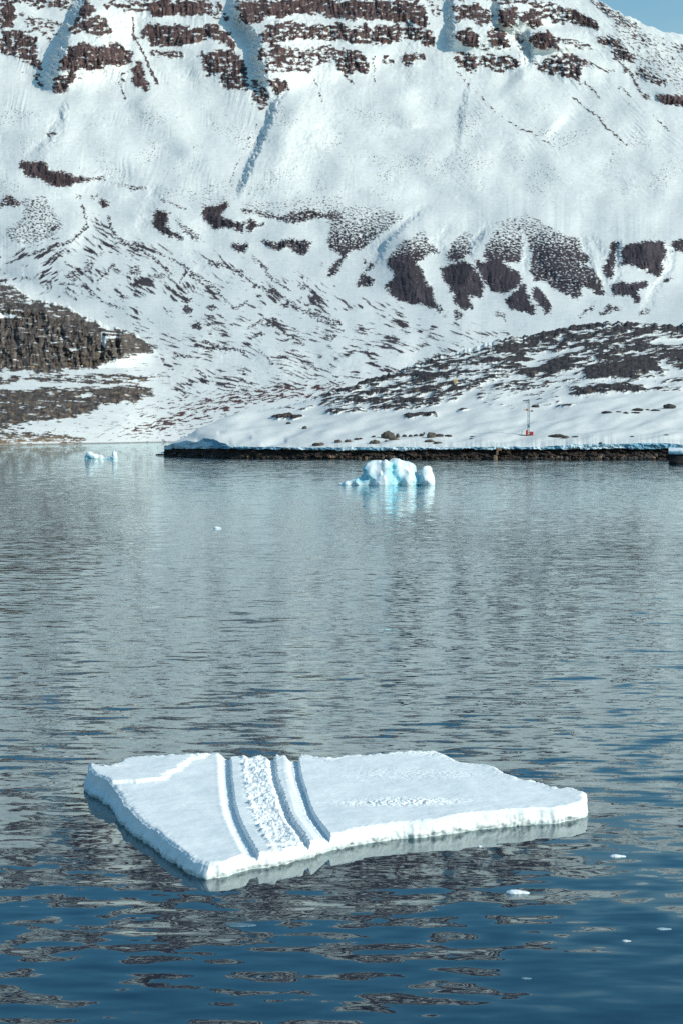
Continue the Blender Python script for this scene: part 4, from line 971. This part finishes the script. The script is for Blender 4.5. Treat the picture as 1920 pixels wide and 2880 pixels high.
#@@OBJECTS
# ------------------------------------------------------------------ boulders
M_BOULD = mat_plain('boulder_stone', (.095, .078, .064), .9, .45, 1.6, bump=.5)
M_BDARK = mat_plain('dark_stone', (.045, .040, .040), .9, .4, 1.2, bump=.5)
M_TAN = mat_plain('tan_stone', (.22, .14, .085), .9, .35, 2.0, bump=.4)
import bmesh
def ico(sub):
    bm = bmesh.new(); bmesh.ops.create_icosphere(bm, subdivisions=sub, radius=1.0)
    bm.verts.ensure_lookup_table()
    V = np.array([v.co for v in bm.verts]); T = np.array([[v.index for v in f.verts] for f in bm.faces]); bm.free()
    return V, T
IV4, IT4 = ico(4); IV3, IT3 = ico(3)
def boulder(px, py, wpx, hpx_, seed, label, group=None, mat=None, pos=None, name='boulder', square=0.0):
    """py = foot of the stone"""
    p = pos or land(px, py); sc = F / p.y
    wd, ht = wpx / sc, hpx_ / sc
    big_ = wpx > 14
    V, T = (IV4, IT4) if big_ else (IV3, IT3)
    d = 1 + .16 * fbm3(V * 1.3, 3, seed, .55)
    cut = fbm3(V * 3.0, 2, seed + 4)
    W = V * (d + .05 * np.sign(cut) * np.abs(cut) ** .5)[:, None]
    if square: W = np.sign(W) * np.abs(W) ** (1 - square)
    W = W / np.abs(W).max(0)
    W = np.stack([W[:, 0] * wd / 2, W[:, 1] * wd * .36, np.where(W[:, 2] > -.35, W[:, 2], -.35) * ht * .74], 1)
    W[:, 2] += .26 * ht * .9
    o = mesh_np(name, W + np.array(p), T, mat or M_BOULD, loc=tuple(p), smooth=big_)
    return tag(o, label, 'boulder', group)
def r3(x, y): return (920 + x * .3444, 1180 + y * .3444)
def r2(x, y): return (440 + x * .3444, 1180 + y * .3444)
def r1(x, y): return (1380 + x * .3444, 1080 + y * .3444)
def B(fn, cx, cy, wz, hz, seed, label, group=None, mat=None, square=.0):
    px, py = fn(cx, cy + hz / 2); return boulder(px, py, wz * .3444, hz * .3444, seed, label, group, mat, square=square)
B(r3, 497, 122, 128, 66, 401, 'biggest rounded brown boulder on the snow, left end of its row')
B(r3, 573, 130, 40, 38, 402, 'small boulder leaning against the right side of the biggest boulder')
for i, (x, y, a, b) in enumerate(((627, 128, 40, 20), (675, 130, 38, 20), (718, 126, 44, 18))):
    B(r3, x, y, a, b, 403 + i, 'low dark stone in the row between the biggest boulder and the square boulder', 'low stones between the two large boulders', M_BDARK)
B(r3, 768, 130, 42, 26, 410, 'dark stone at the left foot of the square boulder', None, M_BDARK)
B(r3, 788, 107, 15, 22, 411, 'small upright brown stone standing on the row beside the square boulder', None, None, .3)
B(r3, 848, 130, 78, 46, 412, 'large square brown boulder at the middle of the row above the shore', None, None, .35)
B(r3, 915, 134, 72, 25, 413, 'dark low block touching the right side of the square boulder', None, M_BDARK, .3)
B(r3, 985, 131, 76, 18, 414, 'long flat dark stone at the right end of the boulder row', None, M_BDARK)
B(r3, 377, 144, 40, 17, 415, 'small dark stone in snow left of the biggest boulder', None, M_BDARK)
B(r3, 90, 178, 62, 27, 416, 'rounded brown stone at the left end of the straggling stones')
B(r3, 170, 178, 72, 22, 417, 'wide low brown stone second from left in the straggling stones')
B(r3, 238, 165, 50, 18, 418, 'dark stone in the middle of the straggling stones', None, M_BDARK)
B(r3, 268, 160, 34, 16, 419, 'small dark stone at the upper right of the straggling stones', None, M_BDARK)
B(r3, 388, 178, 98, 34, 420, 'broad brown boulder below and left of the biggest boulder')
B(r3, 540, 174, 92, 20, 421, 'flat brown slab below the biggest boulder')
B(r3, 480, 182, 36, 13, 422, 'small flat stone left of the brown slab under the biggest boulder')
B(r3, 830, 175, 96, 20, 423, 'flat brown slab below the square boulder')
B(r3, 900, 187, 84, 16, 424, 'lower flat slab right below the square boulder, nearest the ice edge')
B(r3, 1187, 127, 60, 8, 425, 'thin dark stone lying in snow right of the boulder row', None, M_BDARK)
B(r3, 1175, 155, 36, 9, 426, 'short thin dark stone lower in the snow right of the boulder row', None, M_BDARK)
B(r2, 1320, 192, 106, 27, 427, 'lone flat boulder just above the ice edge at the left of the headland')
B(r2, 1208, 52, 44, 26, 428, 'lone round stone high on the smooth snow of the headland')
B(r2, 1080, 33, 46, 18, 429, 'small dark stone at the left outcrop of the headland', None, M_BDARK)
B(r1, 535, 418, 140, 26, 430, 'long dark rock in the snow right of the red equipment', None, M_BDARK)
B(r1, 606, 428, 66, 24, 431, 'brown stone at the lower right of the long dark rock beside the red equipment')
B(r1, 690, 430, 60, 10, 432, 'thin dark stone to the right of the brown stone by the red equipment', None, M_BDARK)
B(r1, 1455, 188, 112, 40, 433, 'peaked dark boulder at the right end of the upper snowfield stones', None, M_BDARK)
B(r1, 1198, 210, 108, 22, 434, 'wide dark boulder in the middle of the upper snowfield stones', None, M_BDARK)
B(r1, 1335, 212, 84, 14, 435, 'flat dark stone left of the peaked boulder', None, M_BDARK)
B(r1, 1275, 210, 36, 12, 436, 'small dark stone between the wide and the flat upper snowfield stones', None, M_BDARK)
B(r1, 945, 236, 98, 20, 437, 'leftmost dark stone of the upper snowfield group', None, M_BDARK)
B(r1, 1040, 234, 52, 11, 438, 'thin dark stone second from left in the upper snowfield group', None, M_BDARK)
B(r1, 1100, 240, 50, 18, 439, 'rounded dark stone third from left in the upper snowfield group', None, M_BDARK)
B(r1, 1178, 233, 90, 12, 440, 'flat dark stone under the wide boulder of the upper snowfield group', None, M_BDARK)
B(r1, 1150, 421, 40, 9, 441, 'small flat stone in the snow above the right ice edge', None, M_BDARK)
B(r1, 1430, 421, 42, 9, 442, 'small flat stone in the snow at the far right above the ice edge', None, M_BDARK)
B(r1, 360, 182, 74, 20, 443, 'dark stone in snow right of the top of the mast', None, M_BDARK)
B(r1, 330, 222, 26, 12, 444, 'tiny dark stone in snow right of the middle of the mast', None, M_BDARK)
B(r1, 890, 493, 30, 16, 445, 'dark stone lying on the rim of the blue ice edge', None, M_BDARK)
# stones along the tide line
rnd = random.Random(5)
def shore_pos(px, lift, fwd):
    x, y, z = unproj_z(px, np.interp(px, hpx, WAT), 0); return Vector((x, y - fwd, lift))
runs = [(926, 962, 7, M_TAN, 1), (998, 1052, 11, M_TAN, .9), (1060, 1160, 14, M_BOULD, .8), (1476, 1560, 10, M_BOULD, .7), (1545, 1660, 22, M_BOULD, .9), (1655, 1845, 40, M_BOULD, 1.15), (490, 530, 4, M_BOULD, 1), (690, 760, 4, M_BOULD, .6), (1278, 1340, 5, M_BOULD, .6), (560, 610, 3, M_BDARK, .7)]
k = 0
for a, b, n_, mm, sz in runs:
    for i in range(n_):
        px = a + (b - a) * (i + rnd.random() * .9) / n_
        wpx = rnd.uniform(5, 12) * sz; hpx_ = wpx * rnd.uniform(.45, .85)
        lift = rnd.uniform(-.05, .25) + (rnd.random() < .3) * rnd.uniform(.2, .7) * sz
        m_ = rnd.choice([mm, mm, M_TAN, M_BDARK]) if mm is not M_TAN else rnd.choice([M_TAN, M_TAN, M_BOULD])
        boulder(px, 0, wpx, hpx_, 500 + k, 'brown stone at the waterline under the dark rock of the headland', 'stones along the tide line', m_, shore_pos(px, lift, .4 - lift * .8), name='shore_stone', square=.15); k += 1
# a stack of sunlit slabs breaking the dark ledge
for (px, lift, wpx, hpx_, lab) in ((1391, .0, 13, 11, 'pale square block at the waterline below the stacked slabs'), (1397, 1.15, 6, 13, 'narrow upright tan slab in the dark shore rock'), (1402, 2.35, 16, 8, 'tan block capping the narrow slab at the rim of the ice')):
    boulder(px, 0, wpx, hpx_, 700 + int(px), lab, None, M_TAN, shore_pos(px, lift, .1 - lift * .45), name='shore_stone', square=.5)
# low rocks off the tip
for (px, py, wpx, hpx_, lab) in ((452, 1280, 34, 5, 'low black rock awash off the tip of the headland'), (471, 1281, 20, 8, 'dark stone at the very tip of the headland'), (463, 1277, 22, 6, 'small cake of ice stranded on the rocks at the tip')):
    x, y, z = unproj_z(px, py, 0)
    boulder(px, py, wpx, hpx_, int(px) + 3, lab, None, M_BDARK if 'ice' not in lab else mat_plain('stranded_ice', (.6, .72, .78), .6, .1), Vector((x, y, -.05 if 'ice' not in lab else .25)), name='shore_rock_block' if 'ice' not in lab else 'ice_chunk')

# ------------------------------------------------------------------ mast and equipment
def tube(bm, p, q_, r, n_=6):
    p = Vector(p); q_ = Vector(q_); d = (q_ - p); 
    rot = d.to_track_quat('Z', 'Y'); vs_ = []
    for e in (p, q_):
        vs_.append([bm.verts.new(e + rot @ Vector((r * math.cos(2 * math.pi * i / n_), r * math.sin(2 * math.pi * i / n_), 0))) for i in range(n_)])
    for i in range(n_): bm.faces.new((vs_[0][i], vs_[0][(i + 1) % n_], vs_[1][(i + 1) % n_], vs_[1][i]))
    bm.faces.new(vs_[0][::-1]); bm.faces.new(vs_[1])
def cbox(bm, c, sz, bev=.02, rz=0):
    g = bmesh.ops.create_cube(bm, size=1)['verts']
    ca, sa = math.cos(rz), math.sin(rz)
    for v in g:
        x, y, z = v.co.x * sz[0], v.co.y * sz[1], v.co.z * sz[2]; v.co = Vector((c[0] + x * ca - y * sa, c[1] + x * sa + y * ca, c[2] + z))
    es = list({e for v in g for e in v.link_edges})
    if bev: bmesh.ops.bevel(bm, geom=es, offset=bev, segments=2, affect='EDGES')
def build(name, bm, mat, parent=None, loc=None):
    me = bpy.data.meshes.new(name); bmesh.ops.recalc_face_normals(bm, faces=bm.faces); bm.to_mesh(me); bm.free(); me.materials.append(mat)
    o = bpy.data.objects.new(name, me); C.objects.link(o)
    if parent: o.parent = parent
    if loc is not None: o.location = loc
    return o
M_STEEL = mat_plain('galvanised_steel', (.16, .22, .26), .45, .15, 4, .6)
M_DKST = mat_plain('dark_steel', (.05, .055, .06), .5, .2, 4, .3)
M_RED = mat_plain('red_paint', (.50, .045, .035), .45, .15, 2)
M_ORG = mat_plain('orange_paint', (.52, .20, .06), .5, .2, 3)
M_BLUE = mat_plain('teal_paint', (.02, .12, .19), .5, .2, 3)
M_YEL = mat_plain('yellow_board', (.62, .40, .12), .7, .15, 3)
M_WHT = mat_plain('white_paint', (.75, .77, .77), .6, .08, 3)

mp_ = land(1484, 1223); mp_.z -= .15
px1 = 1 / (F / mp_.y)                   # metres per pixel there
Hm = 100 * px1
mast = tag(empty('weather_mast', mp_), 'tall thin lattice mast with red base on the snow of the headland', 'mast')
bm = bmesh.new(); w2 = .27
for ax, ay in ((-w2, -w2), (w2, -w2), (w2, w2), (-w2, w2)): tube(bm, (ax, ay, 0), (ax * .75, ay * .75, Hm), .045)
nseg = 16
for i in range(nseg):
    z0, z1 = Hm * i / nseg, Hm * (i + 1) / nseg; a0, a1 = w2 * (1 - .25 * i / nseg), w2 * (1 - .25 * (i + 1) / nseg)
    for (sx0, sy0), (sx1, sy1) in (((-1, -1), (1, -1)), ((1, -1), (1, 1)), ((1, 1), (-1, 1)), ((-1, 1), (-1, -1))):
        f = 1 if i % 2 else -1
        p, q_ = ((sx0 * a0, sy0 * a0, z0), (sx1 * a1, sy1 * a1, z1)) if f > 0 else ((sx1 * a0, sy1 * a0, z0), (sx0 * a1, sy0 * a1, z1))
        tube(bm, p, q_, .022, 4); tube(bm, (sx0 * a1, sy0 * a1, z1), (sx1 * a1, sy1 * a1, z1), .02, 4)
build('lattice_tower', bm, M_STEEL, mast)
bm = bmesh.new(); tube(bm, (-1.7, 0, Hm - .15), (.15, 0, Hm + .12), .14, 8); tube(bm, (-1.0, 0, Hm - .5), (.2, 0, Hm - .5), .07); tube(bm, (0, 0, Hm), (0, 0, Hm + .35), .06)
build('antenna_arm', bm, M_DKST, mast)
bm = bmesh.new(); bmesh.ops.create_uvsphere(bm, u_segments=20, v_segments=12, radius=.42)
for v in bm.verts: v.co = Vector((v.co.x * 1.05 - .35, v.co.y, v.co.z * .8 + Hm * .74))
build('round_marker', bm, M_ORG, mast)
bm = bmesh.new(); tube(bm, (-1.45, 0, Hm * .725), (-.7, 0, Hm * .738), .09); build('marker_arm', bm, M_DKST, mast)
bm = bmesh.new(); cbox(bm, (0, -.08, 27 * px1), (.62, .62, .62)); build('equipment_box', bm, M_BLUE, mast)
bm = bmesh.new(); cbox(bm, (0, 0, 33 * px1), (.62, .62, .09), .01); build('platform_ring', bm, M_DKST, mast)
bm = bmesh.new(); tube(bm, (.3, -.3, 0), (.3, -.3, 24 * px1), .06); tube(bm, (-.5, -.5, 0), (.25, -.3, 7 * px1), .05); build('climbing_pole', bm, M_WHT, mast)
for ex_, ey_ in ((6.5, 1.0), (-5.0, 4.0)):
    bm = bmesh.new(); tube(bm, (0, 0, 25 * px1), (ex_, ey_, .2), .012, 4); build('guy_wire', bm, M_STEEL, mast)
bm = bmesh.new()
cbox(bm, (-.9, -.2, .22), (3.2, .9, .14), .02); cbox(bm, (1.6, -.1, .22), (2.4, .5, .12), .02)
for xx in (-2.3, -1.6, -.9, .4, 1.2, 2.4): tube(bm, (xx, -.3, -.2), (xx, -.3, .3), .06)
build('base_frame', bm, M_DKST, mast)
cp = mp_ + Vector((-.45, -.55, .3))
cab = tag(empty('equipment_cabinet', cp), 'tall red cylinder shaped cabinet at the foot of the mast', 'cabinet')
bm = bmesh.new(); tube(bm, (0, 0, 0), (0, 0, 1.35), .36, 20); build('body', bm, M_RED, cab)
bm = bmesh.new(); tube(bm, (0, 0, 1.353), (0, 0, 1.43), .39, 20); build('lid', bm, M_RED, cab)
cp = mp_ + Vector((.85, -.35, .3))
cab = tag(empty('equipment_cabinet', cp, -.3), 'low wide red box to the right of the mast foot', 'cabinet')
bm = bmesh.new(); cbox(bm, (0, 0, .45), (1.0, .7, .9), .03); build('body', bm, M_RED, cab)
bm = bmesh.new(); cbox(bm, (.06, 0, .945), (1.12, .82, .08), .02); build('lid', bm, M_RED, cab)
bm = bmesh.new(); cbox(bm, (-.2, -.375, .5), (.5, .04, .6), .01); build('door', bm, mat_plain('faded_red_paint', (.55, .12, .1), .5, .2), cab)
sp_ = tag(empty('sensor_post', mp_ + Vector((-2.0, -.3, .25))), 'short dark post with a foot bracket left of the mast', 'post')
bm = bmesh.new(); tube(bm, (0, 0, 0), (.05, 0, 1.15), .07); tube(bm, (-.06, 0, 1.1), (.2, 0, 1.18), .06); build('post', bm, M_DKST, sp_)
bm = bmesh.new(); cbox(bm, (0, 0, .08), (.5, .4, .16), .02); build('bracket', bm, M_DKST, sp_)

# yellow day mark
dp = land(1280, 1094); u = dp.y / F
dm = tag(empty('day_mark', dp), 'yellow inverted triangle board on a post among the headland rocks', 'day mark')
def tri_prism(bm, w_, z0, z1, y0, y1):
    vs_ = [bm.verts.new((x, y, z)) for y in (y0, y1) for x, z in ((-w_ / 2, z1), (w_ / 2, z1), (w_ * .07, z0), (-w_ * .07, z0))]
    bm.faces.new(vs_[:4]); bm.faces.new(vs_[4:][::-1])
    for i in range(4): bm.faces.new((vs_[i], vs_[i + 4], vs_[(i + 1) % 4 + 4], vs_[(i + 1) % 4]))
bm = bmesh.new(); tri_prism(bm, 12.5 * u, 7 * u, 20 * u, -.08, -.02); build('board', bm, M_YEL, dm)
bm = bmesh.new(); tri_prism(bm, 15 * u, 5.5 * u, 21 * u, -.02, .06); build('white_border', bm, M_WHT, dm)
bm = bmesh.new(); tube(bm, (0, .14, -1), (0, .14, 21 * u), .08); tube(bm, (-.6 * u * 8, .14, 19 * u), (.6 * u * 8, .14, 19 * u), .06); build('post', bm, M_DKST, dm)
# small cairn with two legs on the ridge
cpn = land(1232, 1003)
cr_ = tag(empty('cairn', cpn), 'tiny dark two legged marker standing on the ridge line above the valley', 'marker')
u = cpn.y / F
for sx in (-1, 1):
    bm = bmesh.new(); cbox(bm, (sx * 1.3 * u, 0, 1.5 * u), (.9 * u, .9 * u, 4 * u), .02); build('leg', bm, M_DKST, cr_)
bm = bmesh.new(); cbox(bm, (0, 0, 4.6 * u), (4.2 * u, 1.2 * u, 2.4 * u), .03); build('cap', bm, M_DKST, cr_)
